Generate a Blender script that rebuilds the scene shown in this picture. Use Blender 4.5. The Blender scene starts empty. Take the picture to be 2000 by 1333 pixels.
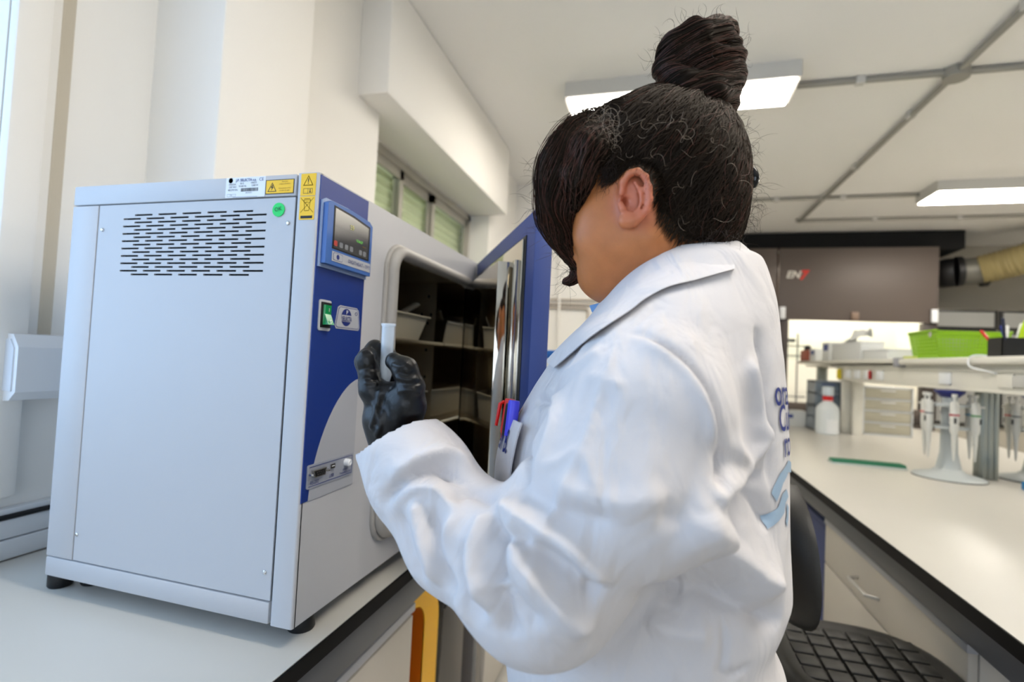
import bpy, bmesh, math, random
import numpy as np
from mathutils import Vector, Matrix, Euler
from mathutils.bvhtree import BVHTree
random.seed(7); RNG = np.random.default_rng(7)
S = bpy.context.scene; COL = S.collection

# ------------------------------------------------ camera (solved from the photo's vanishing points)
F = 993.0; EYE = 1.37
_vy = np.array([274, 47, 993.]); _vx = -np.array([-3574, -141, 993.])
dY = _vy / np.linalg.norm(_vy); dX = _vx / np.linalg.norm(_vx); dX -= dY * dX.dot(dY); dX /= np.linalg.norm(dX)
dU = -np.cross(dX, dY)
dU = -dU if dU[1] > 0 else dU
def at(px, py, d=None, x=None, y=None, z=None):
    """the point of the room seen at a pixel: at a depth or on a plane of the room"""
    c = np.array([(px - 1000) / F, (py - 666.5) / F, 1.]); r = np.array([c @ dX, c @ dY, c @ dU])
    t = d if d is not None else x / r[0] if x is not None else y / r[1] if y is not None else (z - EYE) / r[2]
    return r * t + np.array([0, 0, EYE])
def A(px, py, d): return at(px, py, d=d)
CR = np.array([dX[0], dY[0], dU[0]]); CU = -np.array([dX[1], dY[1], dU[1]]); CF = np.array([dX[2], dY[2], dU[2]])
def project(P):
    v = P - np.array([0, 0, EYE], dtype=P.dtype)
    d = v @ CF.astype(P.dtype)
    return 1000 + F * (v @ CR.astype(P.dtype)) / d, 666.5 - F * (v @ CU.astype(P.dtype)) / d, d
cam = bpy.data.cameras.new('camera'); co = bpy.data.objects.new('camera', cam); COL.objects.link(co)
co.matrix_world = Matrix(((CR[0], CU[0], -CF[0], 0), (CR[1], CU[1], -CF[1], 0), (CR[2], CU[2], -CF[2], EYE), (0, 0, 0, 1)))
cam.sensor_width = 36; cam.lens = F / 2000 * 36; cam.clip_start = .02
cam.dof.use_dof = True; cam.dof.focus_distance = .66; cam.dof.aperture_fstop = 3.2
S.camera = co
# ------------------------------------------------ world, lights, exposure
W = bpy.data.worlds.new('world'); S.world = W; W.use_nodes = True
bg = W.node_tree.nodes['Background']; bg.inputs[0].default_value = (.55, .72, 1, 1); bg.inputs[1].default_value = 1.0
S.view_settings.view_transform = 'Standard'; S.view_settings.look = 'None'; S.view_settings.gamma = 1
S.view_settings.use_curve_mapping = False; S.view_settings.exposure = 0.60
def area(name, loc, direction, sx, sy, power, color):
    l = bpy.data.lights.new(name, 'AREA'); l.shape = 'RECTANGLE'; l.size = sx; l.size_y = sy; l.energy = power; l.color = color
    o = bpy.data.objects.new(name, l); COL.objects.link(o); o.location = loc
    o.rotation_euler = Vector(direction).to_track_quat('-Z', 'Y').to_euler(); return o
DAY = 13; LAMP = 21
area('daylight_left_window', (-1.62, -.75, 1.75), (1, .25, -.38), 2.6, 1.3, DAY * 1.9, (.42, .62, 1))
area('rear_fill', (.6, -2.9, 1.7), (-.15, 1, -.12), 2.6, 1.2, DAY * 1.15, (.86, .92, 1))  # soft fill added behind the camera to raise the ambient light
area('daylight_behind_shutter', (-1.60, 2.75, 1.75), (1, 0, 0), 1.5, 1.3, 14, (.85, .95, .8))
S.cycles.max_bounces = 8; S.cycles.diffuse_bounces = 4; S.cycles.glossy_bounces = 5; S.cycles.transmission_bounces = 6
S.cycles.transparent_max_bounces = 12; S.cycles.sample_clamp_indirect = 6; S.cycles.caustics_reflective = False; S.cycles.caustics_refractive = False

# ------------------------------------------------ materials
def lin(c): return tuple((v / 255 / 12.92 if v / 255 <= .04045 else ((v / 255 + .055) / 1.055) ** 2.4) for v in c) + (1,)
MATS = {}
def mat(name, rgb, rough=.5, metal=0., bump=0., bscale=200, var=0., vscale=6, trans=0., alpha=1., emit=0., sheen=0., sss=0., spec=.5, coat=0., ior=1.45):
    if name in MATS: return MATS[name]
    m = bpy.data.materials.new(name); m.use_nodes = True; nt = m.node_tree; b = nt.nodes['Principled BSDF']
    c = lin(rgb); b.inputs['Base Color'].default_value = c; b.inputs['Roughness'].default_value = rough; b.inputs['Metallic'].default_value = metal
    b.inputs['IOR'].default_value = ior; b.inputs['Specular IOR Level'].default_value = spec
    if trans: b.inputs['Transmission Weight'].default_value = trans
    if alpha < 1: b.inputs['Alpha'].default_value = alpha
    if emit: b.inputs['Emission Color'].default_value = c; b.inputs['Emission Strength'].default_value = emit
    if sheen: b.inputs['Sheen Weight'].default_value = sheen
    if coat: b.inputs['Coat Weight'].default_value = coat; b.inputs['Coat Roughness'].default_value = .15
    if sss: b.inputs['Subsurface Weight'].default_value = sss; b.inputs['Subsurface Radius'].default_value = (.012, .004, .002); b.inputs['Subsurface Scale'].default_value = 1
    tc = nt.nodes.new('ShaderNodeTexCoord')
    if var:
        n = nt.nodes.new('ShaderNodeTexNoise'); n.inputs['Scale'].default_value = vscale; n.inputs['Detail'].default_value = 4
        nt.links.new(tc.outputs['Object'], n.inputs['Vector'])
        r = nt.nodes.new('ShaderNodeMix'); r.data_type = 'RGBA'
        r.inputs[6].default_value = tuple(v * (1 - var) for v in c[:3]) + (1,); r.inputs[7].default_value = tuple(min(1, v * (1 + var)) for v in c[:3]) + (1,)
        nt.links.new(n.outputs['Fac'], r.inputs[0]); nt.links.new(r.outputs[2], b.inputs['Base Color'])
    if bump:
        n = nt.nodes.new('ShaderNodeTexNoise'); n.inputs['Scale'].default_value = bscale; n.inputs['Detail'].default_value = 3
        nt.links.new(tc.outputs['Object'], n.inputs['Vector'])
        u = nt.nodes.new('ShaderNodeBump'); u.inputs['Strength'].default_value = bump; u.inputs['Distance'].default_value = .001
        nt.links.new(n.outputs['Fac'], u.inputs['Height']); nt.links.new(u.outputs['Normal'], b.inputs['Normal'])
    MATS[name] = m; return m
wall_m = mat('wall_paint', (238, 235, 229), .9, bump=.25, bscale=60, var=.02, vscale=1.5)
ceil_m = mat('ceiling_paint', (240, 238, 234), .95, bump=.15, bscale=80)
farwall_m = mat('far_wall_paint', (176, 170, 156), .9)
floor_m = mat('floor_vinyl', (206, 203, 196), .45, var=.12, vscale=30)
white_lam = mat('white_laminate', (197, 194, 186), .32, var=.015, vscale=4)
black_edge = mat('black_phenolic_edge', (8, 8, 8), .6, spec=.2)
grey_metal = mat('grey_painted_steel', (96, 97, 100), .45)
cab_m = mat('cabinet_laminate', (196, 190, 180), .5, var=.02, vscale=3)
oven_m = mat('oven_grey_paint', (186, 186, 188), .42, bump=.18, bscale=900)
blue_m = mat('blue_powder_coat', (44, 64, 122), .48, bump=.25, bscale=1200)
blue_film = mat('blue_panel_film', (24, 50, 122), .35)
grey_film = mat('grey_panel_film', (168, 170, 176), .38)
navy = mat('navy_print', (22, 40, 110), .5)
steel = mat('polished_steel', (196, 190, 178), .07, 1.)
steel_in = mat('chamber_steel', (190, 176, 148), .3, .9, var=.06, vscale=14)
black_m = mat('black_plastic', (16, 16, 17), .45)
blackhole = mat('dark_slot', (6, 6, 7), .9)
gasket_m = mat('grey_silicone_gasket', (158, 154, 148), .5)
label_w = mat('label_white', (225, 228, 230), .5)
label_y = mat('label_yellow', (240, 190, 10), .5)
green_dot = mat('label_green', (20, 205, 95), .5)
ink = mat('black_ink', (16, 16, 18), .6)
orange_ink = mat('ochre_ink', (150, 110, 20), .6)
chrome = mat('chrome', (210, 210, 210), .15, 1.)
alu = mat('anodised_aluminium', (160, 166, 162), .35, 1.)
alu_frame = mat('window_aluminium', (176, 172, 162), .45, .3)
white_pl = mat('white_plastic', (228, 230, 232), .4)
cream_pl = mat('cream_plastic', (205, 196, 172), .45)

# ------------------------------------------------ mesh helpers
class MB:
    def __init__(s): s.v = []; s.f = []; s.m = []
    def add(s, v, f, mi=0):
        n = len(s.v); s.v += [tuple(p) for p in v]; s.f += [tuple(i + n for i in q) for q in f]; s.m += [mi] * len(f); return s
    def box(s, x0, x1, y0, y1, z0, z1, mi=0):
        x0, x1 = sorted((x0, x1)); y0, y1 = sorted((y0, y1)); z0, z1 = sorted((z0, z1))
        return s.add([(x, y, z) for z in (z0, z1) for y in (y0, y1) for x in (x0, x1)],
                     [(0, 2, 3, 1), (4, 5, 7, 6), (0, 1, 5, 4), (2, 6, 7, 3), (0, 4, 6, 2), (1, 3, 7, 5)], mi)
    def rbox(s, x0, x1, y0, y1, z0, z1, r=.004, seg=2, mi=0, axis=None):
        b = bmesh.new(); bmesh.ops.create_cube(b, size=1)
        for v in b.verts: v.co = ((x0 + x1) / 2 + v.co.x * abs(x1 - x0), (y0 + y1) / 2 + v.co.y * abs(y1 - y0), (z0 + z1) / 2 + v.co.z * abs(z1 - z0))
        E = b.edges[:] if axis is None else [e for e in b.edges if abs((e.verts[0].co - e.verts[1].co).normalized()[axis]) > .9]
        bmesh.ops.bevel(b, geom=E, offset=r, segments=seg, affect='EDGES', profile=.5)
        b.verts.index_update(); s.add([v.co[:] for v in b.verts], [[v.index for v in f.verts] for f in b.faces], mi); b.free(); return s
    def ring(s, c, u, w, r1, r2, n):
        return [tuple(c + u * math.cos(2 * math.pi * i / n) * r1 + w * math.sin(2 * math.pi * i / n) * r2) for i in range(n)]
    def tube(s, pts, r, n=10, caps=True, mi=0, flat=1.):
        P = [np.array(p, float) for p in pts]; rs = r if hasattr(r, '__len__') else [r] * len(P)
        T = [P[min(i + 1, len(P) - 1)] - P[max(i - 1, 0)] for i in range(len(P))]; T = [t / (np.linalg.norm(t) + 1e-9) for t in T]
        a = np.array([0, 0, 1.]) if abs(T[0][2]) < .9 else np.array([1., 0, 0]); u = np.cross(T[0], a); u /= np.linalg.norm(u)
        v = []; 
        for i, p in enumerate(P):
            u = u - T[i] * u.dot(T[i]); u /= np.linalg.norm(u) + 1e-9; w = np.cross(T[i], u); v += s.ring(p, u, w, rs[i], rs[i] * flat, n)
        f = [(i * n + j, i * n + (j + 1) % n, (i + 1) * n + (j + 1) % n, (i + 1) * n + j) for i in range(len(P) - 1) for j in range(n)]
        if caps: f += [tuple(range(n))[::-1], tuple(range((len(P) - 1) * n, len(P) * n))]
        return s.add(v, f, mi)
    def cyl(s, a, b, r0, r1=None, n=24, mi=0): return s.tube([a, b], [r0, r0 if r1 is None else r1], n, True, mi)
    def lathe(s, c, prof, n=28, mi=0, axis=(0, 0, 1)):
        c = np.array(c, float); ax = np.array(axis, float); ax /= np.linalg.norm(ax)
        a = np.array([1., 0, 0]) if abs(ax[0]) < .9 else np.array([0, 1., 0]); u = np.cross(ax, a); u /= np.linalg.norm(u); w = np.cross(ax, u)
        v = []; 
        for (r, h) in prof: v += s.ring(c + ax * h, u, w, max(r, 1e-5), max(r, 1e-5), n)
        f = [(i * n + j, i * n + (j + 1) % n, (i + 1) * n + (j + 1) % n, (i + 1) * n + j) for i in range(len(prof) - 1) for j in range(n)]
        if prof[0][0] > 1e-4: f.append(tuple(range(n))[::-1])
        if prof[-1][0] > 1e-4: f.append(tuple(range((len(prof) - 1) * n, len(prof) * n)))
        return s.add(v, f, mi)
    def prism(s, poly, fr, t, mi=0):
        """poly: 2D points in the frame fr=(origin,u,v); extruded by t along u x v"""
        o, u, v = [np.array(q, float) for q in fr]; w = np.cross(u, v); n = len(poly)
        V = [o + u * a + v * b for a, b in poly]; V += [p + w * t for p in V]
        return s.add(V, [tuple(range(n))[::-1], tuple(range(n, 2 * n))] + [(i, (i + 1) % n, (i + 1) % n + n, i + n) for i in range(n)], mi)
def rrect(x0, x1, y0, y1, r, n=6):
    P = []
    for cx, cy, a0 in ((x1 - r, y1 - r, 0), (x0 + r, y1 - r, 90), (x0 + r, y0 + r, 180), (x1 - r, y0 + r, 270)):
        for i in range(n + 1):
            a = math.radians(a0 + 90 * i / n); P.append((cx + r * math.cos(a), cy + r * math.sin(a)))
    return P
def mesh_obj(name, v, f, mats, parent=None, smooth=40, mi=None, local=False, loc=None):
    me = bpy.data.meshes.new(name); v = np.array(v, float).reshape(-1, 3)
    top = parent
    while top is not None and top.parent is not None: top = top.parent
    if parent is not None:
        if not local: v = v - np.array(top.location)
        L = (0, 0, 0)
    else:
        if loc is not None: L = loc
        elif local: L = (0, 0, 0)
        else: L = ((v[:, 0].min() + v[:, 0].max()) / 2, (v[:, 1].min() + v[:, 1].max()) / 2, v[:, 2].min())
        if not local: v = v - np.array(L)
    me.from_pydata(v.tolist(), [], f)
    for m in (mats if isinstance(mats, (list, tuple)) else [mats]): me.materials.append(m)
    if mi is not None and any(mi): me.polygons.foreach_set('material_index', mi)
    if smooth:
        me.polygons.foreach_set('use_smooth', [True] * len(me.polygons))
        if smooth < 180: me.set_sharp_from_angle(angle=math.radians(smooth))
    me.update(); o = bpy.data.objects.new(name, me); COL.objects.link(o)
    if parent is not None: o.parent = parent
    else: o.location = L
    return o
def ob(name, mb, mats, parent=None, **k):
    return mesh_obj(name, mb.v, mb.f, mats, parent, mi=mb.m, **k)
def tag(o, label=None, cat=None, group=None, kind=None):
    if label: o['label'] = label
    if cat: o['category'] = cat
    if group: o['group'] = group
    if kind: o['kind'] = kind
    return o
def thing(name, label, cat, loc=(0, 0, 0), rz=0, group=None):
    o = bpy.data.objects.new(name, None); COL.objects.link(o); o.location = loc; o.rotation_euler = (0, 0, rz); o.empty_display_size = .05
    return tag(o, label, cat, group)
def struct(name, mb, m, **k): return tag(ob(name, mb, m, **k), kind='structure')
def copy_tree(o, parent=None):
    c = o.copy(); COL.objects.link(c); c.parent = parent
    for ch in list(o.children): copy_tree(ch, c)
    return c
def text(name, s, size, fr, m, parent, align='LEFT', off=.0006, sx=1., shear=0., fit=None, bold=0.):
    cu = bpy.data.curves.new('t', 'FONT'); cu.body = s; cu.size = size; cu.align_x = align; cu.offset = bold; cu.resolution_u = 3
    t = bpy.data.objects.new('t', cu); COL.objects.link(t); bpy.context.view_layer.update()
    me = bpy.data.meshes.new_from_object(t.evaluated_get(bpy.context.evaluated_depsgraph_get())); v = np.array([q.co[:] for q in me.vertices]); f = [tuple(p.vertices) for p in me.polygons]
    bpy.data.objects.remove(t); bpy.data.curves.remove(cu); bpy.data.meshes.remove(me)
    if len(v) == 0: return None
    o, u, w = [np.array(q, float) for q in fr]; n = np.cross(u, w)
    if fit: sx = fit / (v[:, 0].max() - v[:, 0].min())
    V = o + np.outer(v[:, 0] * sx + v[:, 1] * shear, u) + np.outer(v[:, 1], w) + n * off
    if parent == 'raw': return v, f
    return mesh_obj(name, V, f, m, parent, smooth=0)
# ================================================ the setting
YB, YF, XR, ZC = -3.1, 6.9, 5.2, 2.9
struct('floor', MB().box(-1.6, XR, YB, YF, -.05, 0), floor_m)
struct('ceiling', MB().box(-1.6, XR, YB, YF, ZC, ZC + .05), ceil_m)
WX = -1.30; WB = -1.62
wl = MB()
wl.box(WB, WX, YB, -2.15, 0, ZC)
wl.box(WB, WX, -2.15, .70, 0, 1.03); wl.box(WB, WX, -2.15, .70, 2.36, ZC)      # around the near window
wl.box(WB, WX, .70, 1.01, 0, ZC)
wl.box(WB, -1.21, 1.344, 1.975, 0, ZC)
wl.box(WB, -1.21, 1.975, 3.56, 0, 1.05); wl.box(WB, -1.36, 1.975, 3.56, 2.42, ZC)
wl.box(WB, -1.21, 3.56, 4.6, 0, ZC)
struct('wall_left', wl, wall_m, smooth=0)
struct('trim_1', MB().rbox(-1.36, -1.076, 1.01, 1.344, 0, ZC, r=.006), wall_m)           # pilaster
struct('trim_2', MB().rbox(-1.36, -1.072, 1.80, 3.56, 2.42, ZC, r=.012), wall_m)          # boxed beam over the window
struct('wall_back', MB().box(-1.6, -.9, YB - .15, YB, 0, ZC).box(2.1, XR, YB - .15, YB, 0, ZC).box(-.9, 2.1, YB - .15, YB, 0, 1.0).box(-.9, 2.1, YB - .15, YB, 2.4, ZC), wall_m, smooth=0)
struct('wall_right', MB().box(XR, XR + .15, YB, YF, 0, ZC), wall_m, smooth=0)
struct('wall_far', MB().box(.25, XR, YF, YF + .1, 0, ZC), farwall_m, smooth=0)
struct('wall_partition', MB().box(-1.6, .25, 4.28, YF + .1, 0, ZC), wall_m, smooth=0)
# near window (left of the camera) and an added, unseen rear window at the fill light: frames with panes
def simple_window(name, fr, u, w, W_, H_, npan, inset):
    b = MB(); 
    def bar(a0, a1, b0, b1): b.prism([(a0, b0), (a1, b0), (a1, b1), (a0, b1)], (fr, u, w), .05)
    bar(0, W_, 0, .05); bar(0, W_, H_ - .05, H_)
    for i in range(npan + 1):
        c = (W_ - .05) * i / npan; bar(c, c + .05, .05, H_ - .05)
    o = struct(name, b, alu_frame, smooth=0)
    for i in range(npan):
        c0 = (W_ - .05) * i / npan + .05; c1 = (W_ - .05) * (i + 1) / npan
        pb = MB().prism([(c0, .05), (c1, .05), (c1, H_ - .05), (c0, H_ - .05)], (np.array(fr) + np.cross(u, w) * .022, u, w), .004)
        ob('pane', pb, glass_m, o, smooth=0)
    return o
glass_m = bpy.data.materials.new('window_glass'); glass_m.use_nodes = True; nt = glass_m.node_tree
nt.nodes.remove(nt.nodes['Principled BSDF']); tr = nt.nodes.new('ShaderNodeBsdfTransparent'); gl = nt.nodes.new('ShaderNodeBsdfGlossy'); gl.inputs['Roughness'].default_value = .02
fz = nt.nodes.new('ShaderNodeFresnel'); fz.inputs[0].default_value = 1.5; mx = nt.nodes.new('ShaderNodeMixShader'); tr.inputs[0].default_value = (.92, .95, .93, 1)
ge = nt.nodes.new('ShaderNodeNewGeometry'); sb = nt.nodes.new('ShaderNodeMath'); sb.operation = 'SUBTRACT'; sb.inputs[0].default_value = 1; nt.links.new(ge.outputs['Backfacing'], sb.inputs[1])
ml = nt.nodes.new('ShaderNodeMath'); ml.operation = 'MULTIPLY'; nt.links.new(sb.outputs[0], ml.inputs[0]); nt.links.new(fz.outputs[0], ml.inputs[1]); nt.links.new(ml.outputs[0], mx.inputs[0]); nt.links.new(tr.outputs[0], mx.inputs[1]); nt.links.new(gl.outputs[0], mx.inputs[2]); nt.links.new(mx.outputs[0], nt.nodes['Material Output'].inputs[0])
simple_window('window_2', (-1.56, -2.15, 1.03), np.array([0, 1., 0]), np.array([0, 0, 1.]), 2.85, 1.33, 3, 0)
simple_window('window_3', (-.9, YB - .1, 1.0), np.array([1., 0, 0]), np.array([0, 0, 1.]), 3.0, 1.4, 3, 0)
# window 1: sliding aluminium window in the recess with a roller shutter behind
wx = -1.36; y0, y1, z0, z1 = 1.975, 3.56, 1.05, 2.42
fb = MB().box(wx - .05, wx, y0, y1, z1 - .045, z1).box(wx - .05, wx, y0, y1, z0, z0 + .045).box(wx - .05, wx, y0, y0 + .04, z0, z1).box(wx - .05, wx, y1 - .045, y1, z0, z1)
w1 = struct('window_1', fb, alu_frame, smooth=0)
ya, yb = at(783, 370, x=wx)[1], at(850, 420, x=wx)[1]
for n_, (a, b_, xo) in enumerate(((y0 + .03, ya + .05, -.012), (ya, yb - .0, -.034), (yb - .02, y1 - .03, -.012))):
    m_ = MB(); X1 = wx + xo; X0 = X1 - .018; za, zb = z0 + .04, z1 - .045
    m_.box(X0, X1, a, a + .042, za, zb).box(X0, X1, b_ - .042, b_, za, zb).box(X0, X1, a, b_, za, za + .05).box(X0, X1, a, b_, zb - .05, zb)
    sh = ob('sash', m_, alu_frame, w1, smooth=0)
    ob('pane', MB().box(X0 + .006, X0 + .011, a + .042, b_ - .042, za + .05, zb - .05), glass_m, sh, smooth=0)
ob('window_sill', MB().rbox(-1.40, -1.17, y0, y1, z0 - .03, z0 + .004, r=.004), white_lam, w1)
slat_m = mat('shutter_slat', (214, 214, 184), .6)
_nt = slat_m.node_tree; _tl = _nt.nodes.new('ShaderNodeBsdfTranslucent'); _tl.inputs[0].default_value = lin((206, 208, 170)); _mx = _nt.nodes.new('ShaderNodeMixShader'); _mx.inputs[0].default_value = .2
_nt.links.new(_nt.nodes['Principled BSDF'].outputs[0], _mx.inputs[1]); _nt.links.new(_tl.outputs[0], _mx.inputs[2]); _nt.links.new(_mx.outputs[0], _nt.nodes['Material Output'].inputs[0])
sl0 = None; zz = z0 + .05
while zz < z1 - .06:
    if sl0 is None:
        prof = [(-.004 + .009 * math.sin(math.pi * i / 6), .046 * i / 6) for i in range(7)] + [(-.009, .046), (-.009, 0)]
        sl0 = mesh_obj('slat', *(lambda m: (m.v, m.f))(MB().prism(prof, ((wx - .075, y1, zz), np.array([1., 0, 0]), np.array([0, 0, 1.])), y1 - y0)), slat_m, w1); zb0 = zz
    else:
        c = sl0.copy(); COL.objects.link(c); c.location.z = zz - zb0
    zz += .0485
# strap of the roller shutter and its winder box
st = MB(); xs = WX
st.prism([(0, 0), (.001, .0015)] + sum([[(.003 + i * .003, .0015), (.0045 + i * .003, .0026)] for i in range(7)], []) + [(.0255, .0015), (.026, 0)], ((xs, .795, 1.36), np.array([0, 1., 0]), np.array([1., 0, 0])), -(2.42 - 1.36))
tag(ob('shutter_strap', st, mat('strap_webbing', (205, 196, 178), .8, bump=.4, bscale=800)), 'beige ribbed roller shutter strap running up the wall above the white winder box', 'strap')
bx = thing('strap_winder_box', 'white plastic strap winder box fixed to the wall left of the oven', 'box', (xs, .79, 1.24))
zc0, zc1 = 1.232, 1.372
prof = [(.0, zc0), (.0, zc1), (.045, zc1 - .002), (.062, zc1 - .028), (.062, zc0 + .02), (.045, zc0 + .002)]
ob('housing', MB().prism([(a, b) for a, b in prof], ((xs, .852, 0), np.array([1., 0, 0]), np.array([0, 0, 1.])), .125), white_pl, bx, smooth=30)
ob('cover_plate', MB().prism([(.052, zc1 - .03), (.052, zc0 + .022), (.02, zc0 + .022), (.02, zc0 + .012), (.012, zc0 + .012), (.012, zc1 - .012), (.04, zc1 - .012)], ((xs, .727, 0), np.array([1., 0, 0]), np.array([0, 0, 1.])), .0025), mat('winder_cover', (214, 219, 226), .4), bx, smooth=0)
for nm in ('trim_3',): struct(nm, MB().rbox(WX, -1.272, .70, .765, 1.03, ZC, r=.008), wall_m)
# dado trunking on the wall above the left bench
tk = thing('wall_trunking', 'white cable trunking with a black top strip running along the wall behind the bench', 'trunking', (WX, 1, .9))
ob('lower_channel', MB().rbox(WX, -1.272, YB + .05, 1.0, .902, .942, r=.003), white_pl, tk)
ob('upper_channel', MB().rbox(WX, -1.276, YB + .05, 1.0, .944, .984, r=.003), white_pl, tk)
ob('strip', MB().rbox(WX, -1.272, YB + .05, 1.0, .985, .993, r=.002), black_m, tk)
ob('ledge', MB().rbox(WX, -1.278, YB + .05, 1.0, .9935, 1.006, r=.003), white_pl, tk)

# ceiling lamps
lamp_e = mat('lamp_diffuser', (255, 247, 235), .5, emit=LAMP)
hous_m = mat('lamp_housing', (200, 198, 192), .6)
def lamp(x0, y0, label, L=1.14, D=.265):
    t = thing('ceiling_light', label, 'light', (x0 + L / 2, y0 + D / 2, 2.80), group='surface mounted ceiling light panels')
    ob('housing', MB().box(x0 - .015, x0 + L + .015, y0 - .015, y0 + D + .015, 2.816, 2.9), hous_m, t, smooth=0)
    ob('diffuser', MB().rbox(x0, x0 + L, y0, y0 + D, 2.808, 2.816, r=.003), lamp_e, t, smooth=0)
    return t
lamp(-.505, 2.72, 'rectangular light panel on the ceiling, the one partly hidden by her hair bun')
lamp(2.08, 4.60, 'rectangular light panel on the ceiling, far one cut by the right edge of the photo', L=1.3, D=.32)
lamp(.12, .45, 'rectangular light panel added unseen on the ceiling above her, nearest to the pilaster')  # out of view, set off the left wall to light aisle and coat
lamp(3.0, 1.2, 'rectangular light panel added unseen on the ceiling right of the right-hand bench')  # added out of view, set farther right to weaken it on the worktop
lamp(2.45, 3.0, 'rectangular light panel added unseen on the ceiling beside the right-hand bench, just outside the right photo edge')  # extra panel out of view, added to brighten the right side of the room
# conduits
cond_m = mat('conduit_grey', (150, 147, 138), .5)
def conduit(pts, label, clips):
    t = thing('ceiling_conduit', label, 'conduit', tuple(pts[0]))
    ob('pipe', MB().tube(pts, .016, 10), cond_m, t)
    p, q = np.array(pts[0]), np.array(pts[-1])
    for c in clips:
        k = p + (q - p) * c
        ob('pipe_clip', MB().rbox(k[0] - .02, k[0] + .02, k[1] - .02, k[1] + .02, 2.862, 2.9, r=.003), hous_m, t)
    return t
conduit([(.68, 2.93, 2.883), (3.6, 2.93, 2.883)], 'straight grey ceiling conduit running right from the near light panel', (.1, .24, .5))
conduit([(1.39, 2.0, 2.875), (1.36, 5.6, 2.875)], 'long grey ceiling conduit running away from the camera and crossing the others', (.12, .25, .38, .6, .8))
conduit([(.63, 4.88, 2.883), (2.1, 4.88, 2.883)], 'grey ceiling conduit ending at the far light panel', (.25, .6))
conduit([(1.33, 5.6, 2.883), (3.6, 5.6, 2.883)], 'farthest grey ceiling conduit running beside the dark hoods', (.3, .6))
tag(ob('junction_box', MB().cyl((1.385, 2.93, 2.85), (1.385, 2.93, 2.9), .055, n=20), cond_m), 'round grey junction box where two ceiling conduits cross', 'junction box')
# pipes on the partition wall
yp = 4.262
pipe_m = mat('wall_pipe_paint', (186, 176, 164), .5)
for i, (yy, x0_, x1_, dn) in enumerate(((586, 1050, 1210, 0), (595, 1050, 1200, 0), (602, 1050, 1149, 1))):
    a = at(x0_, yy, y=yp); b = at(x1_, yy, y=yp); a[1] = b[1] = yp; b[2] = a[2] = (a[2] + b[2]) / 2
    pts = [a, b]
    if dn: pts = [a, b - [.03, 0, 0], b - [.008, 0, .01], b - [0, 0, .035], b - [0, 0, .75]]
    tag(ob('wall_pipe', MB().tube(pts, .011 if i else .008, 8), pipe_m), ('thin topmost pipe on the far white wall under her chin', 'middle straight pipe on the far white wall under her chin', 'lowest pipe on the far white wall, bending down at its right end')[i], 'pipe')
tag(ob('wall_pipe', MB().tube([at(1094, 470, y=4.23), at(1090, 700, y=4.23)], .009, 8), wall_m), 'white vertical pipe on the far wall beside the open oven door', 'pipe')

# ================================================ left bench
tag(ob('left_worktop', MB().prism([(-1.2715, YB + .05), (-.497, YB + .05), (-.497, 4.26), (-1.205, 4.26), (-1.205, 1.35), (-1.07, 1.35), (-1.07, 1.005), (-1.2715, 1.005)], ((0, 0, .872), np.array([1., 0, 0]), np.array([0, 1., 0])), .028), [white_lam], smooth=0), 'white laminate worktop with black edge carrying the oven', 'worktop')
lw = bpy.data.objects['left_worktop']; 
eb = ob('edge_band', MB().box(-.4975, -.4925, YB + .05, 4.26, .872, .8985), black_edge, lw, smooth=0)
fm = thing('left_bench_frame', 'grey steel frame under the white left worktop', 'bench frame', (-.9, 1, 0))
ob('apron_rail', MB().rbox(-.535, -.505, YB + .1, 4.2, .80, .871, r=.002), grey_metal, fm)
ob('rear_rail', MB().rbox(-1.05, -1.02, YB + .1, 4.2, .80, .871, r=.002), grey_metal, fm)
for y_ in (-3.0, -1.2, 1.70, 4.15):
    for x_ in (-.57, -1.03): ob('leg', MB().rbox(x_ - .02, x_ + .02, y_ - .02, y_ + .02, 0, .8, r=.002), grey_metal, fm)
def base_cabinet(name, label, x_front, x_back, ya, yb, ztop, fronts, handle, zb=.08):
    """cabinet whose fronts face along x; fronts = list of (z0, z1)"""
    t = thing(name, label, 'cabinet', ((x_front + x_back) / 2, (ya + yb) / 2, 0)); sg = 1 if x_front > x_back else -1
    ob('body', MB().rbox(min(x_back, x_front - sg * .02), max(x_back, x_front - sg * .02), ya, yb, zb, ztop, r=.002), cab_m, t)
    ob('plinth', MB().box(min(x_back, x_front - sg * .07), max(x_back, x_front - sg * .07), ya + .02, yb - .02, 0, zb), grey_metal, t, smooth=0)
    ob('top_rail', MB().rbox(min(x_front - sg * .018, x_front + sg * .004), max(x_front - sg * .018, x_front + sg * .004), ya, yb, ztop - .02, ztop, r=.002), grey_film, t)
    for (a, b) in fronts:
        d = ob('drawer', MB().rbox(min(x_front, x_front - sg * .019), max(x_front, x_front - sg * .019), ya + .004, yb - .004, a, b, r=.0015), cab_m, t)
        if handle:
            yc = (ya + yb) / 2 + handle; zc = a + (b - a) * .45; k = sg * .032
            ob('handle', MB().tube([(x_front, yc - .085, zc), (x_front + k, yc - .07, zc), (x_front + k, yc + .07, zc), (x_front, yc + .085, zc)], .006, 8), mat('brushed_handle', (196, 194, 188), .35, .6), d)
    return t
base_cabinet('drawer_cabinet', 'cream base cabinet under the left worktop, in front of the yellow bin', -.545, -1.0, .2, 1.178, .755, [(.42, .725), (.10, .415)], 0)
base_cabinet('drawer_cabinet', 'cream base cabinet under the left worktop, beyond the black-bagged bin', -.545, -1.2, 1.80, 2.8, .76, [(.42, .73), (.10, .415)], 0)
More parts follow.
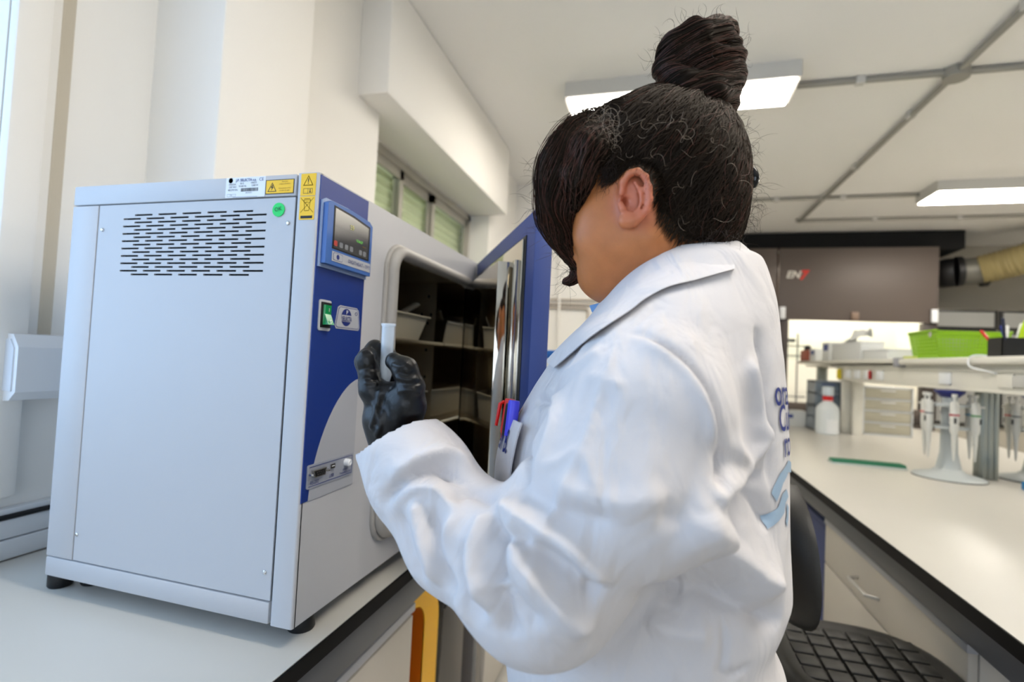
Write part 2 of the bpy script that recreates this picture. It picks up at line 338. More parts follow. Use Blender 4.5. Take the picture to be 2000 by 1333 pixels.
# yellow hooded bin
yb_ = thing('waste_bin', 'yellow plastic hooded bin with orange inside, under the left worktop', 'bin', (-.7, 1.33, 0))
yel = mat('yellow_plastic', (236, 178, 8), .4); org = mat('orange_plastic', (206, 112, 10), .5)
def arch(y0_, y1_, zt, r, z0_=0, n=8):
    P = [(y0_, z0_)] + [(y0_ + r - r * math.cos(math.pi / 2 * i / n), zt - r + r * math.sin(math.pi / 2 * i / n)) for i in range(n + 1)]
    return P + [(y1_ - r + r * math.sin(math.pi / 2 * i / n), zt - r + r * math.cos(math.pi / 2 * i / n)) for i in range(n + 1)] + [(y1_, z0_)]
po = arch(1.19, 1.475, .705, .13, .02); pi_ = arch(1.222, 1.372, .672, .075, .02)
hb = MB(); n_ = len(po)
for xx in (-.60, -.82): hb.v += [(xx, a, b) for a, b in po] + [(xx, a, b) for a, b in pi_]
for i in range(n_ - 1):
    hb.f += [(i, i + 1, n_ + i + 1, n_ + i), (2 * n_ + i, 3 * n_ + i, 3 * n_ + i + 1, 2 * n_ + i + 1), (i, 2 * n_ + i, 2 * n_ + i + 1, i + 1)]
hb.m = [0] * len(hb.f); ob('hood', hb, yel, yb_, smooth=50)
ib = MB(); k_ = len(pi_)
ib.v = [(-.603, a, b) for a, b in pi_] + [(-.82, a, b) for a, b in pi_]
ib.f = [(i, i + 1, k_ + i + 1, k_ + i) for i in range(k_ - 1)] + [tuple(range(k_, 2 * k_))]; ib.m = [0] * len(ib.f)
ob('inner_shell', ib, org, yb_, smooth=50)
ob('inner_flap', MB().rbox(-.79, -.66, 1.232, 1.433, .56, .572, r=.003), org, yb_)
# grey bin with black bag
gb = thing('waste_bin', 'dark grey bin lined with a crumpled black bag, right of the yellow bin', 'bin', (-.78, 1.63, 0))
ob('body', MB().lathe((-.78, 1.63, .01), [(.115, 0), (.13, .30), (.138, .60)], 4, axis=(0, 0, 1)), mat('grey_bin_plastic', (58, 55, 51), .5), gb, smooth=0)
bag = MB(); nn = 40; V = []
for j, (r, h) in enumerate([(.142, .52), (.152, .59), (.156, .66), (.152, .715), (.138, .725), (.12, .69), (.10, .55)]):
    for i in range(nn):
        a = 2 * math.pi * i / nn; rr = r * (1 + .06 * math.sin(a * 9 + j) + .04 * math.sin(a * 17 + 2 * j)) ; q = max(abs(math.cos(a)), abs(math.sin(a))) ** -.55
        V.append((-.78 + rr * q * math.cos(a), 1.63 + rr * q * math.sin(a), h + .02 * math.sin(a * 5 + j)))
bag.add(V, [(j * nn + i, j * nn + (i + 1) % nn, (j + 1) * nn + (i + 1) % nn, (j + 1) * nn + i) for j in range(6) for i in range(nn)])
ob('bin_bag', bag, mat('black_bag', (10, 10, 11), .25), gb)

# ================================================ the oven
OX0, OX1, OY0, OY1, OZ0, OZ1 = -1.057, -.523, .688, 1.446, .932, 1.652
ov = thing('laboratory_oven', 'large light grey laboratory oven with blue control panel and open door', 'oven', ((OX0 + OX1) / 2, (OY0 + OY1) / 2, .9))
e = .0012
ob('top_cover', MB().rbox(OX0, -.5655, OY0 + .0, OY1, 1.6155, OZ1, r=.003), oven_m, ov)
ob('bottom_rail', MB().rbox(OX0, -.567, OY0, OY1, OZ0, .9665, r=.003), oven_m, ov)
ob('rear_post', MB().rbox(OX0, -.9925, OY0, OY0 + .05, .968, 1.614, r=.002), oven_m, ov)
ob('back_panel', MB().rbox(OX0, OX0 + .015, OY0 + .051, OY1, .968, 1.614, r=.002), oven_m, ov)
ob('far_side_panel', MB().rbox(OX0 + .016, -.567, OY1 - .015, OY1, .968, 1.614, r=.002), oven_m, ov)
ob('floor_panel', MB().box(OX0 + .01, -.57, OY0 + .01, OY1 - .016, .945, .955), grey_metal, ov, smooth=0)
# perforated side panel: real slots
def perforated(rects, x0, x1, z0, z1, put, th):
    """sheet over [x0,x1]x[z0,z1] with rectangular holes; put(x,z,depth) -> 3D"""
    m = MB(); bands = sorted({z0, z1} | {r[2] for r in rects} | {r[3] for r in rects})
    for a, b in zip(bands[:-1], bands[1:]):
        hs = sorted((r[0], r[1]) for r in rects if r[2] <= a + 1e-9 and r[3] >= b - 1e-9); c = x0
        for h0, h1 in hs + [(x1, x1)]:
            if h0 > c + 1e-9: m.add([put(c, a, 0), put(h0, a, 0), put(h0, b, 0), put(c, b, 0)], [(0, 1, 2, 3)])
            c = h1
    for (a, b, c, d) in rects:
        q = [put(a, c, 0), put(b, c, 0), put(b, d, 0), put(a, d, 0), put(a, c, th), put(b, c, th), put(b, d, th), put(a, d, th)]
        m.add(q, [(0, 4, 5, 1), (1, 5, 6, 2), (2, 6, 7, 3), (3, 7, 4, 0)])
    q = [put(x0, z0, 0), put(x1, z0, 0), put(x1, z1, 0), put(x0, z1, 0), put(x0, z0, th), put(x1, z0, th), put(x1, z1, th), put(x0, z1, th)]
    m.add(q, [(0, 4, 5, 1), (1, 5, 6, 2), (2, 6, 7, 3), (3, 7, 4, 0)]); return m
rects = []; zt = 1.5935; pz = (1.5935 - 1.4865) / 16; xr = -.6205; per = .0540
for r_ in range(17):
    z_ = zt - r_ * pz
    n = 5 if r_ % 2 == 0 else 6
    off = .0275 if r_ % 2 == 0 else 0
    for k in range(n): 
        b_ = xr - off - k * per; rects.append((b_ - .0405, b_, z_ - .0016, z_ + .0016))
sp = ob('side_panel', perforated(rects, -.9905, -.5665, .969, 1.6135, lambda x, z, t: (x, OY0 + .001 + t, z), .003), oven_m, ov, smooth=0)
ob('vent_backing', MB().box(-.96, -.6, OY0 + .03, OY0 + .034, 1.46, 1.61), blackhole, ov, smooth=0)
# corner post + front fascia with opening (gasketed)
ob('corner_post', MB().rbox(-.5635, OX1, OY0, OY0 + .012, OZ0, OZ1, r=.0035, seg=3, axis=2), oven_m, ov)
GY0, GY1, GZ0, GZ1 = .925, 1.378, 1.003, 1.578
fo = MB(); outer = [(OY0 + .006, OZ0), (OY1, OZ0), (OY1, OZ1), (OY0 + .006, OZ1)]; inner = rrect(GY0 - .008, GY1 + .008, GZ0 - .008, GZ1 + .008, .05, 6)
V = [(OX1, a, b) for a, b in inner] + [(OX1, OY1, OZ1), (OX1, OY0 + .006, OZ1), (OX1, OY0 + .006, OZ0), (OX1, OY1, OZ0)]
ni = len(inner); q = ni // 4; f = []
for c in range(4):
    for i in range(q - 1): f.append((c * q + i, c * q + i + 1, ni + c))
    f.append((c * q + q - 1, ((c + 1) * q) % ni, ni + (c + 1) % 4, ni + c))
V2 = [(x - .02, y, z) for x, y, z in V]; nv = len(V)
fo.add(V + V2, f + [tuple(i + nv for i in reversed(g)) for g in f] + [(i, i + nv, (i + 1) % ni + nv, (i + 1) % ni) for i in range(ni)] + [(ni + c, ni + (c + 1) % 4, ni + (c + 1) % 4 + nv, ni + c + nv) for c in range(4)])
ob('front_fascia', fo, oven_m, ov, smooth=30)
def loop_tube(pts, r, n=10, flat=1.):
    m = MB(); P = [np.array(p) for p in pts]; N = len(P); c = sum(P) / N; V = []
    for i in range(N):
        t = P[(i + 1) % N] - P[i - 1]; t /= np.linalg.norm(t); a = np.array([1., 0, 0]); w = np.cross(t, a)
        V += m.ring(P[i], a, w, r * flat, r, n)
    return m.add(V, [(i * n + j, i * n + (j + 1) % n, ((i + 1) % N) * n + (j + 1) % n, ((i + 1) % N) * n + j) for i in range(N) for j in range(n)])
g1 = ob('gasket', loop_tube([(OX1 + .006, a, b) for a, b in rrect(GY0 - .002, GY1 + .002, GZ0 - .002, GZ1 + .002, .045, 8)], .0135, 12, 1.2), gasket_m, ov, smooth=180)
ob('gasket_lip', loop_tube([(OX1 + .002, a, b) for a, b in rrect(GY0 - .018, GY1 + .016, GZ0 - .016, GZ1 + .014, .055, 8)], .005, 8, 1.3), gasket_m, ov, smooth=180)
# chamber: steel liner with square holes
CX0 = -1.0; CY0, CY1, CZ0, CZ1 = GY0 - .005, GY1 - .022, GZ0, GZ1
hl = []
for zc in np.arange(1.07, 1.55, .078):
    hl.append((-.93, zc)); hl.append((-.635, zc)); hl.append((-.78, zc))
hs = [(x - .004, x + .004, z - .004, z + .004) for x, z in hl] + [(-.955 + i * .03 - .004, -.955 + i * .03 + .004, 1.481, 1.489) for i in range(13)] + [(-.70, -.692, 1.412, 1.42), (-.68, -.672, 1.412, 1.42)]
hs = [h for h in hs if not any(h is not g and abs(h[2] - g[2]) < .009 and abs(h[0] - g[0]) < .01 for g in hs[:hs.index(h)])]
zs = sorted({round(h[2], 4) for h in hs})
ob('liner_far_wall', perforated(hs, CX0, OX1, CZ0, CZ1, lambda x, z, t: (x, CY1 + t, z), .004), steel_in, ov, smooth=0)
ob('liner_backing', MB().box(CX0, OX1 - .01, CY1 + .012, CY1 + .014, CZ0, CZ1), blackhole, ov, smooth=0)
ob('chamber_back', MB().box(CX0 - .004, CX0, CY0, CY1, CZ0, CZ1), steel_in, ov, smooth=0)
ob('liner_near_wall', MB().box(CX0, OX1 - .001, CY0 - .004, CY0, CZ0, CZ1), steel_in, ov, smooth=0)
ob('chamber_floor', MB().box(CX0, OX1 - .001, CY0, CY1, CZ0 - .004, CZ0), steel_in, ov, smooth=0)
ob('chamber_ceiling', MB().box(CX0, OX1 - .001, CY0, CY1, CZ1, CZ1 + .004), steel_in, ov, smooth=0)
ob('door_jamb', MB().box(OX1 - .085, OX1 + .001, CY1 - .0035, CY1 - .001, CZ0, CZ1), steel, ov, smooth=0)
for zz in (1.175, 1.397):
    m = MB().rbox(CX0 + .01, OX1 - .06, CY0 + .004, CY1 - .006, zz, zz + .006, r=.002)
    m.cyl((OX1 - .058, CY0 + .004, zz + .003), (OX1 - .058, CY1 - .006, zz + .003), .005, n=8)
    ob('shelf', m, steel_in, ov)
ob('fan_duct', MB().lathe((CX0 + .001, 1.18, 1.47), [(.035, 0), (.035, .02), (.02, .022)], 24, axis=(1, 0, 0)), steel_in, ov)
# feet
for x_ in (-.553, -1.02):
    for y_ in (.752, 1.39):
        ob('foot', MB().lathe((x_, y_, .9), [(.021, 0), (.0225, .003), (.019, .02), (.018, .033)], 24), black_m, ov)
ob('foot', MB().lathe((-1.062, .72, .9), [(.018, 0), (.02, .003), (.02, .03), (.018, .033)], 20), black_m, ov)
for px, py in ((199, 449), (562, 436), (149, 1045), (516, 1119)):
    p = at(px, py, y=OY0); s_ = ob('screw', MB().lathe((p[0], OY0 + .001, p[2]), [(.0034, 0), (.0034, .001), (.002, .0022)], 14, axis=(0, -1, 0)), chrome, ov)
# side labels
uS, vS = np.array([1., 0, 0]), np.array([0, 0, 1.])
def sfr(x, z, o=0.): return (np.array([x, OY0 - .0004 - o, z]), uS, vS)
def slab(mb, fr, x0, x1, z0, z1, t=.0004): return mb.prism([(x0, z0), (x1, z0), (x1, z1), (x0, z1)], fr, t)
def label(name, x0, x1, z0, z1, m, fr0=None):
    return ob(name, slab(MB(), sfr(0, 0, -.0003), x0, x1, z0, z1, .0006), m, ov, smooth=0)
rl = label('rating_label', -.7055, -.6255, 1.6165, 1.6505, label_w)
text('print', 'J.P. SELECTA s.a.', .0062, sfr(-.685, 1.6435, .0003), navy, rl, fit=.042, bold=.0001); text('print', 'CE', .0075, sfr(-.638, 1.643, .0003), navy, rl)
ob('emblem', MB().lathe((-.696, OY0 - .0003, 1.6458), [(.0046, 0), (.0046, .0004)], 20, axis=(0, -1, 0)), navy, rl)
for i, (s_, x_, z_) in enumerate((('2005254', -.6995, 1.6375), ('230 VAC', -.6985, 1.633), ('482270 S/N', -.7005, 1.628), ('00-5', -.676, 1.6385), ('50/60 Hz', -.6785, 1.634), ('136273', -.655, 1.639), ('1200 W', -.653, 1.6345))):
    text('print', s_, .0042, sfr(x_, z_, .0003), ink, rl)
bc = MB(); x_ = -.674
while x_ < -.640: w_ = random.choice([.0003, .0005, .0009]); slab(bc, sfr(0, 0, 0), x_, x_ + w_, 1.6262, 1.632); x_ += w_ + random.choice([.0003, .0005])
ob('barcode', bc, ink, rl, smooth=0)
bo = MB()
for a in ((-.702, -.684, 1.6185, 1.6188), (-.702, -.684, 1.6222, 1.6225), (-.702, -.7017, 1.6185, 1.6225), (-.6843, -.684, 1.6185, 1.6225)): slab(bo, sfr(0, 0, 0), *a)
ob('print', bo, ink, rl, smooth=0); text('print', 'L2', .0038, sfr(-.695, 1.6192, .0003), ink, rl); text('print', '4852346273', .0026, sfr(-.664, 1.623, .0003), ink, rl)
ob('print', slab(MB(), sfr(0, 0, 0), -.690, -.640, 1.6172, 1.6176), navy, rl, smooth=0)
def tri(mb, fr, cx, cz, s, w, t=.0003):
    P = [(cx - s, cz - s * .8), (cx + s, cz - s * .8), (cx, cz + s * .95)]; g = (cx, cz - s * .2)
    for i in range(3):
        a, b = np.array(P[i]), np.array(P[(i + 1) % 3]); ia = a + (np.array(g) - a) * w; ib_ = b + (np.array(g) - b) * w
        mb.prism([tuple(a), tuple(b), tuple(ib_), tuple(ia)], fr, t)
    return mb
el = label('electric_hazard_label', -.6245, -.5695, 1.6195, 1.6435, ink)
ob('face', slab(MB(), sfr(0, 0, 0), -.6233, -.5707, 1.6207, 1.6423), label_y, el, smooth=0)
m = tri(MB(), sfr(0, 0, .0003), -.6115, 1.6305, .0088, .2); m.prism([(-.6105, 1.6355), (-.6145, 1.6300), (-.6118, 1.6303), (-.6128, 1.6255), (-.6085, 1.6315), (-.6112, 1.6312), (-.6090, 1.6355)], sfr(0, 0, .0003), .0003)
ob('print', m, ink, el, smooth=0)
for i in range(5):
    if i != 2: text('print', ('Atencion', 'peligro electrico', '', 'desconectar antes', 'de abrir la tapa')[i], .0032, sfr(-.587, 1.6385 - i * .0036, .0003), orange_ink, el, 'CENTER')
px0, px1 = -.5565, -.5285
wl_ = label('warning_label', px0, px1, 1.6145, 1.6505, label_y); m = tri(MB(), sfr(0, 0, 0), -.5425, 1.6385, .0095, .2)
slab(m, sfr(0, 0, 0), -.5433, -.5417, 1.6365, 1.6425); slab(m, sfr(0, 0, 0), -.5433, -.5417, 1.6338, 1.6353)
for a in ((-.551, -.5425, 1.618, 1.6186), (-.551, -.5425, 1.6256, 1.6262), (-.551, -.5504, 1.618, 1.6262), (-.5428, -.5422, 1.617, 1.6255), (-.5425, -.534, 1.618, 1.6186), (-.5425, -.534, 1.6256, 1.6262), (-.5346, -.534, 1.618, 1.6262), (-.539, -.5375, 1.6205, 1.625), (-.5398, -.5367, 1.6195, 1.621)): slab(m, sfr(0, 0, 0), *a)
ob('print', m, ink, wl_, smooth=0)
we = label('waste_bin_label', px0, px1, 1.5755, 1.6135, label_y); m = MB()
def stroke(mb, fr, a, b, w=.0006, t=.0003):
    a, b = np.array(a), np.array(b); d = (b - a) / np.linalg.norm(b - a); n = np.array([-d[1], d[0]]) * w / 2
    mb.prism([tuple(a - n), tuple(b - n), tuple(b + n), tuple(a + n)], fr, t)
for a, b in (((-.5545, 1.587), (-.5305, 1.611)), ((-.5545, 1.611), (-.5305, 1.587)), ((-.5485, 1.6075), (-.5465, 1.590)), ((-.5365, 1.6075), (-.5385, 1.590)), ((-.5465, 1.590), (-.5385, 1.590)), ((-.549, 1.6075), (-.536, 1.6075)), ((-.548, 1.6095), (-.537, 1.6095)), ((-.545, 1.604), (-.540, 1.604)), ((-.545, 1.604), (-.545, 1.601))): stroke(m, sfr(0, 0, 0), a, b, .0008)
slab(m, sfr(0, 0, 0), -.5535, -.5315, 1.5775, 1.582)
ob('print', m, ink, we, smooth=0)
okx = at(544, 410, y=OY0); okl = ob('ok_sticker', MB().lathe((okx[0], OY0 + .0006, okx[2]), [(.0115, 0), (.0115, .0012)], 32, axis=(0, -1, 0)), green_dot, ov)
text('print', 'OK', .0095, (okx + [-.0062, -.0012, -.0035], np.array([.98, 0, .17]), np.array([-.17, 0, .98])), mat('dark_green_ink', (8, 80, 40), .6), okl)
# blue control panel on the fascia; frame u=+Y, v=+Z
uF = np.array([0, 1., 0]); 
def ffr(o=0.): return (np.array([OX1 + .0004 + o, 0, 0]), uF, vS)
cpn = ob('control_panel', MB().prism([(.6905, 1.126), (.8315, 1.126), (.8315, 1.649), (.6905, 1.649)], ffr(-.0004), .0016), blue_film, ov, smooth=0)
cpn['label'] = 'blue control panel with display'
arcp = [(.8315, 1.305)] + [(.8315 - .13 * math.sin(a) * .98, 1.305 - .18 * (1 - math.cos(a))) for a in np.linspace(.12, 1.48, 14)]
arcp = [(.8315, 1.318)] + [(.8315 - .125 * (1 - (1 - k) ** 1.6) , 1.318 - .192 * (k ** 1.55)) for k in np.linspace(.05, 1, 14)] + [(.8315, 1.126)]
ob('grey_arc', MB().prism(arcp[::-1], ffr(.0012), .0003), grey_film, cpn, smooth=0)
dm = ob('display_bezel', MB().prism([(.6965, 1.508), (.8305, 1.508), (.8305, 1.600), (.820, 1.6065), (.763, 1.6105), (.705, 1.6105), (.6965, 1.6055)], ffr(.0014), .012), mat('display_blue', (58, 98, 164), .35), ov, smooth=30)
ob('bezel_rim', MB().prism([(.693, 1.502), (.8325, 1.502), (.8325, 1.604), (.821, 1.611), (.763, 1.6155), (.703, 1.615), (.693, 1.609)], ffr(.0012), .003), mat('display_rim', (140, 158, 190), .4), dm, smooth=0)
# screen, recessed look: dark surround + glass
ob('screen_surround', MB().prism([(.712, 1.5345), (.8225, 1.5345), (.8225, 1.597), (.768, 1.6035), (.712, 1.6055)], ffr(.0134), .0004), black_m, dm, smooth=0)
scm = bpy.data.materials.new('lcd_screen'); scm.use_nodes = True; nt = scm.node_tree; b = nt.nodes['Principled BSDF']
b.inputs['Base Color'].default_value = (.02, .02, .02, 1); b.inputs['Roughness'].default_value = .22
tc = nt.nodes.new('ShaderNodeTexCoord'); sx = nt.nodes.new('ShaderNodeSeparateXYZ'); mr = nt.nodes.new('ShaderNodeMapRange'); mr.inputs['From Min'].default_value = .55; mr.inputs['From Max'].default_value = 1.0
nt.links.new(tc.outputs['Generated'], sx.inputs[0]); nt.links.new(sx.outputs['Z'], mr.inputs['Value']); nt.links.new(mr.outputs[0], b.inputs['Emission Strength']); mr.inputs['To Min'].default_value = .02; mr.inputs['To Max'].default_value = .22
b.inputs['Emission Color'].default_value = (1, .93, .78, 1)
scr = ob('screen', MB().prism([(.7155, 1.537), (.8165, 1.537), (.8165, 1.5935), (.766, 1.5995), (.7155, 1.602)], ffr(.0138), .0005), scm, dm, smooth=0)
grn = mat('screen_green', (90, 190, 60), .5, emit=.5); pal = mat('screen_pale', (150, 148, 60), .5, emit=.35)
text('print', '59', .012, (np.array([OX1 + .0151, .757, 1.577]), uF, vS), pal, dm); text('print', '12:36:27', .006, (np.array([OX1 + .0151, .777, 1.5605]), uF, vS), grn, dm); text('print', '18/05/22', .003, (np.array([OX1 + .0151, .797, 1.555]), uF, vS), orange_ink, dm)
for i, y_ in enumerate((.7195, .735, .750, .765, .793, .806)):
    bt = ob('touch_button', MB().prism(rrect(y_ - .0045, y_ + .0045, 1.540, 1.5488, .002, 3), ffr(.0143), .0006), mat('button_red', (170, 60, 50), .4) if i == 0 else mat('button_grey', (120, 122, 126), .4), dm, smooth=0)
pl = ob('name_plate', MB().prism([(.7125, 1.5145), (.8275, 1.5145), (.8275, 1.5305), (.7125, 1.5305)], ffr(.0134), .0008), grey_film, dm, smooth=0)
text('print', 'DIGITHEAT - TFT', .0085, (np.array([OX1 + .0149, .757, 1.5195]), uF, vS), navy, dm, fit=.067)
ob('emblem', MB().prism(rrect(.7155, .7415, 1.5165, 1.529, .003, 3), ffr(.0143), .0002), navy, dm, smooth=0); ob('emblem_face', MB().prism(rrect(.7161, .7409, 1.5171, 1.5284, .003, 3), ffr(.0145), .0002), grey_film, dm, smooth=0)
ob('emblem_disc', MB().lathe((OX1 + .0148, .728, 1.5228), [(.0042, 0), (.0042, .0004)], 20, axis=(1, 0, 0)), navy, dm)
# rocker switch
sw = ob('rocker_switch', MB().prism(rrect(.7035, .735, 1.400, 1.4505, .004, 3), ffr(.0012), .0018), mat('switch_plate', (186, 188, 190), .4), ov, smooth=0)
ob('switch_frame', MB().prism([(.7075, 1.405), (.7325, 1.405), (.7325, 1.4465), (.7075, 1.4465)], ffr(.003), .002), black_m, sw, smooth=0)
ob('rocker', MB().add([(OX1 + a, b, c) for a, b, c in [(.005, .7115, 1.4095), (.005, .7295, 1.4095), (.005, .7295, 1.4425), (.005, .7115, 1.4425), (.0155, .7125, 1.410), (.0155, .7285, 1.410), (.008, .7125, 1.427), (.008, .7285, 1.427), (.0085, .7125, 1.442), (.0085, .7285, 1.442)]], [(4, 5, 7, 6), (6, 7, 9, 8), (0, 1, 5, 4), (3, 8, 9, 2), (1, 2, 9, 7), (1, 7, 5), (0, 6, 8), (0, 8, 3), (0, 4, 6)]), mat('green_translucent', (6, 140, 74), .25, coat=.5), sw, smooth=0)
text('print', 'I', .008, (np.array([OX1 + .0095, .7195, 1.4315]), uF, vS), label_w, sw); ob('print', loop_tube([(OX1 + .0145, .7205 + .0022 * math.cos(a), 1.4150 + .0028 * math.sin(a)) for a in np.linspace(0, 6.28, 14)[:-1]], .0005, 5), label_w, sw)
# badge
def trap(k): return [(.754 - k, 1.4075 - k), (.819 + k, 1.4075 - k), (.823 + k, 1.412), (.8175 + k, 1.441 + k), (.812, 1.4455 + k), (.762, 1.4455 + k), (.7565 - k, 1.442 + k), (.750 - k, 1.412)]
bd = ob('badge', MB().prism(trap(.0012), ffr(.0012), .0006), grey_film, ov, smooth=0)
ob('badge_line', MB().prism(trap(-.0008), ffr(.0018), .0002), navy, bd, smooth=0); ob('badge_face', MB().prism(trap(-.0018), ffr(.002), .0002), grey_film, bd, smooth=0)
cy_, cz_ = .7805, 1.427
ob('badge_disc', MB().lathe((OX1 + .0026, cy_, cz_), [(.0152, 0), (.0152, .0003)], 32, axis=(1, 0, 0)), navy, bd); 
ob('badge_band', MB().prism([(cy_ - .0150, cz_ - .0075), (cy_ + .0150, cz_ - .0075), (cy_ + .0150, cz_ + .0040), (cy_ - .0150, cz_ + .0040)], ffr(.0026), .0003), grey_film, bd, smooth=0)
text('print', 'SELECTA', .0115, (np.array([OX1 + .0036, cy_ - .0145, cz_ - .0065]), uF, vS), navy, bd, fit=.029, bold=.0002); text('print', 'P', .010, (np.array([OX1 + .0036, cy_ - .003, cz_ + .0055]), uF, vS), label_w, bd)
ob('print', loop_tube([(OX1 + .003, .810 + .003 * math.cos(a), 1.436 + .003 * math.sin(a)) for a in np.linspace(0, 6.28, 14)[:-1]], .0004, 5), navy, bd)
# connector plate
cp = ob('connector_plate', MB().prism(rrect(.699, .826, 1.1455, 1.1835, .003, 3), ffr(.0015), .002), mat('connector_grey', (150, 154, 164), .4), ov, smooth=0)
ln = MB(); 
for a, b in (((.7025, 1.149), (.8225, 1.149)), ((.8225, 1.149), (.8225, 1.180)), ((.8225, 1.180), (.7025, 1.180))): stroke(ln, ffr(.0035), a, b, .001, .0003)
ob('print', ln, navy, cp, smooth=0)
for s_, y_, z_ in (('RS-232', .706, 1.1515), ('USB', .7555, 1.153)): text('print', s_, .0085, (np.array([OX1 + .0039, y_, z_]), uF, vS), navy, cp, sx=.9)
text('print', 'SAFETY', .0055, (np.array([OX1 + .0039, .803, 1.1570]), uF, vS), navy, cp, 'CENTER'); text('print', 'THERMOSTAT', .0055, (np.array([OX1 + .0039, .803, 1.1515]), uF, vS), navy, cp, 'CENTER')
rs = ob('serial_port', MB().prism([(.710, 1.163), (.738, 1.163), (.741, 1.175), (.707, 1.175)], ffr(.0035), .0055), chrome, cp, smooth=0)
ob('serial_port_socket', MB().prism([(.712, 1.1645), (.736, 1.1645), (.7385, 1.1735), (.7095, 1.1735)], ffr(.009), .0004), black_m, cp, smooth=0)
pins = MB(); 
for i in range(5): pins.box(OX1 + .0094, OX1 + .0104, .714 + i * .005, .7155 + i * .005, 1.170, 1.1715)
for i in range(4): pins.box(OX1 + .0094, OX1 + .0104, .7165 + i * .005, .718 + i * .005, 1.1665, 1.168)
ob('pin', pins, chrome, cp, smooth=0)
for y_ in (.7035, .7445): ob('jack_screw', MB().lathe((OX1 + .0035, y_, 1.169), [(.0028, 0), (.0028, .006), (.0018, .006), (.0018, .009)], 6, axis=(1, 0, 0)), chrome, cp, smooth=20)
ob('usb_port', MB().box(OX1 + .0035, OX1 + .006, .7565, .7690, 1.168, 1.1755), chrome, cp, smooth=0); ob('usb_socket', MB().box(OX1 + .006, OX1 + .0064, .7575, .768, 1.169, 1.1745), black_m, cp, smooth=0); ob('usb_tongue', MB().box(OX1 + .006, OX1 + .0068, .759, .7665, 1.1715, 1.1728), label_w, cp, smooth=0)
ob('thermostat_knob', MB().lathe((OX1 + .0035, .803, 1.171), [(.0066, 0), (.0062, .009), (.004, .0105), (.0038, .0085), (.0, .0085)], 20, axis=(1, 0, 0)), white_pl, cp)
# door
HN = np.array([OX1, OY1, 0]); DD = np.array([.305, -.537, 0]); DL = np.linalg.norm(DD); DD = DD / DL; DN = np.array([-.87, -.494, 0]); DN /= np.linalg.norm(DN)
def dbox(s0, s1, n0, n1, z0, z1, r=0.):
    m = MB(); (m.rbox(s0, s1, n0, n1, z0, z1, r=r) if r else m.box(s0, s1, n0, n1, z0, z1))
    m.v = [tuple(HN + DD * a + DN * b + np.array([0, 0, c])) for a, b, c in m.v]; m.f = [f[::-1] for f in m.f]; return m
dr = ob('door', dbox(.0, DL, -.035, 0, .945, OZ1 - .001, .0025), blue_m, ov); dr['label'] = 'open blue oven door with polished steel inside'
ob('door_seal_channel', dbox(.03, .563, 0, .002, 1.0, 1.612), black_m, dr, smooth=0)
ob('steel_flange', dbox(.035, .553, .002, .0065, 1.005, 1.606, .0008), steel, dr)
ob('steel_ridge', dbox(.528, .543, .0065, .018, 1.012, 1.566, .0012), steel, dr)
ob('inner_steel_plug', dbox(.045, .513, .0066, .045, 1.018, 1.566, .0012), steel, dr)
for i, z_ in enumerate((1.60, 1.0)): ob('hinge', MB().lathe((OX1 + .010, OY1 + .004, z_ - .02), [(.007, 0), (.007, .05)], 14), chrome, ov)
ob('latch_pin', MB().lathe(tuple(HN + DD * .02 + DN * .006 + np.array([0, 0, 1.46])), [(.005, 0), (.005, .006), (.002, .008)], 12, axis=tuple(DN)), chrome, dr)
q0 = HN + np.array([.002, .006, 0]); ob('hinge_label', MB().box(OX1 - .03, OX1 + .0, OY1 + .004, OY1 + .006, 1.53, 1.62), label_y, ov, smooth=0)
ob('door_handle', (lambda m: m)(MB().tube([tuple(HN + DD * .56 - DN * a + np.array([0, 0, z_])) for a, z_ in ((.035, 1.13), (.07, 1.135), (.08, 1.15), (.08, 1.24), (.07, 1.26), (.035, 1.265))], .011, 10)), black_m, dr)
# trays in the oven
def tray(name, label, x0, x1, y0, y1, z0, h, m, contents=None):
    t = thing(name, label, 'tray', ((x0 + x1) / 2, (y0 + y1) / 2, z0), group='plastic trays inside the oven')
    V = []; fl = .018
    for k, z in ((1., 0), (0., h), (-.35, h), (-.35, h - .004), (.05, h - .004), (1.1, .003)):
        for (a, b) in ((x0 + fl * k, y0 + fl * k), (x1 - fl * k, y0 + fl * k), (x1 - fl * k, y1 - fl * k), (x0 + fl * k, y1 - fl * k)): V.append((a, b, z0 + z))
    F_ = [(3, 2, 1, 0), (20, 21, 22, 23)] + [(j * 4 + i, j * 4 + (i + 1) % 4, j * 4 + 4 + (i + 1) % 4, j * 4 + 4 + i) for j in range(5) for i in range(4)]
    ob('tub', MB().add(V, F_), m, t, smooth=20)
    return t
tray('plastic_tub', 'off-white plastic tub holding crumpled items on the upper oven shelf', -.92, -.60, .945, 1.285, 1.4035, .068, cream_pl)
tray('plastic_tub', 'cream plastic tub deep inside on the lower oven shelf', -.93, -.62, .95, 1.335, 1.1815, .085, cream_pl)
def crumple(name, label, c, s, seed, m):
    r = np.random.default_rng(seed); b = bmesh.new(); bmesh.ops.create_icosphere(b, subdivisions=2, radius=1)
    for v in b.verts: v.co = Vector((v.co.x * s[0], v.co.y * s[1], v.co.z * s[2])) * (1 + r.uniform(-.28, .28))
    mb = MB().add([(v.co.x + c[0], v.co.y + c[1], v.co.z + c[2]) for v in b.verts], [[v.index for v in f.verts] for f in b.faces]); b.free()
    return tag(ob(name, mb, m, smooth=0), label, 'packet', 'crumpled packets in the tub on the upper oven shelf')
crumple('crumpled_packet', 'crumpled white packet sticking out of the tub at its near end', (-.68, 1.05, 1.476), (.07, .06, .03), 3, cream_pl)
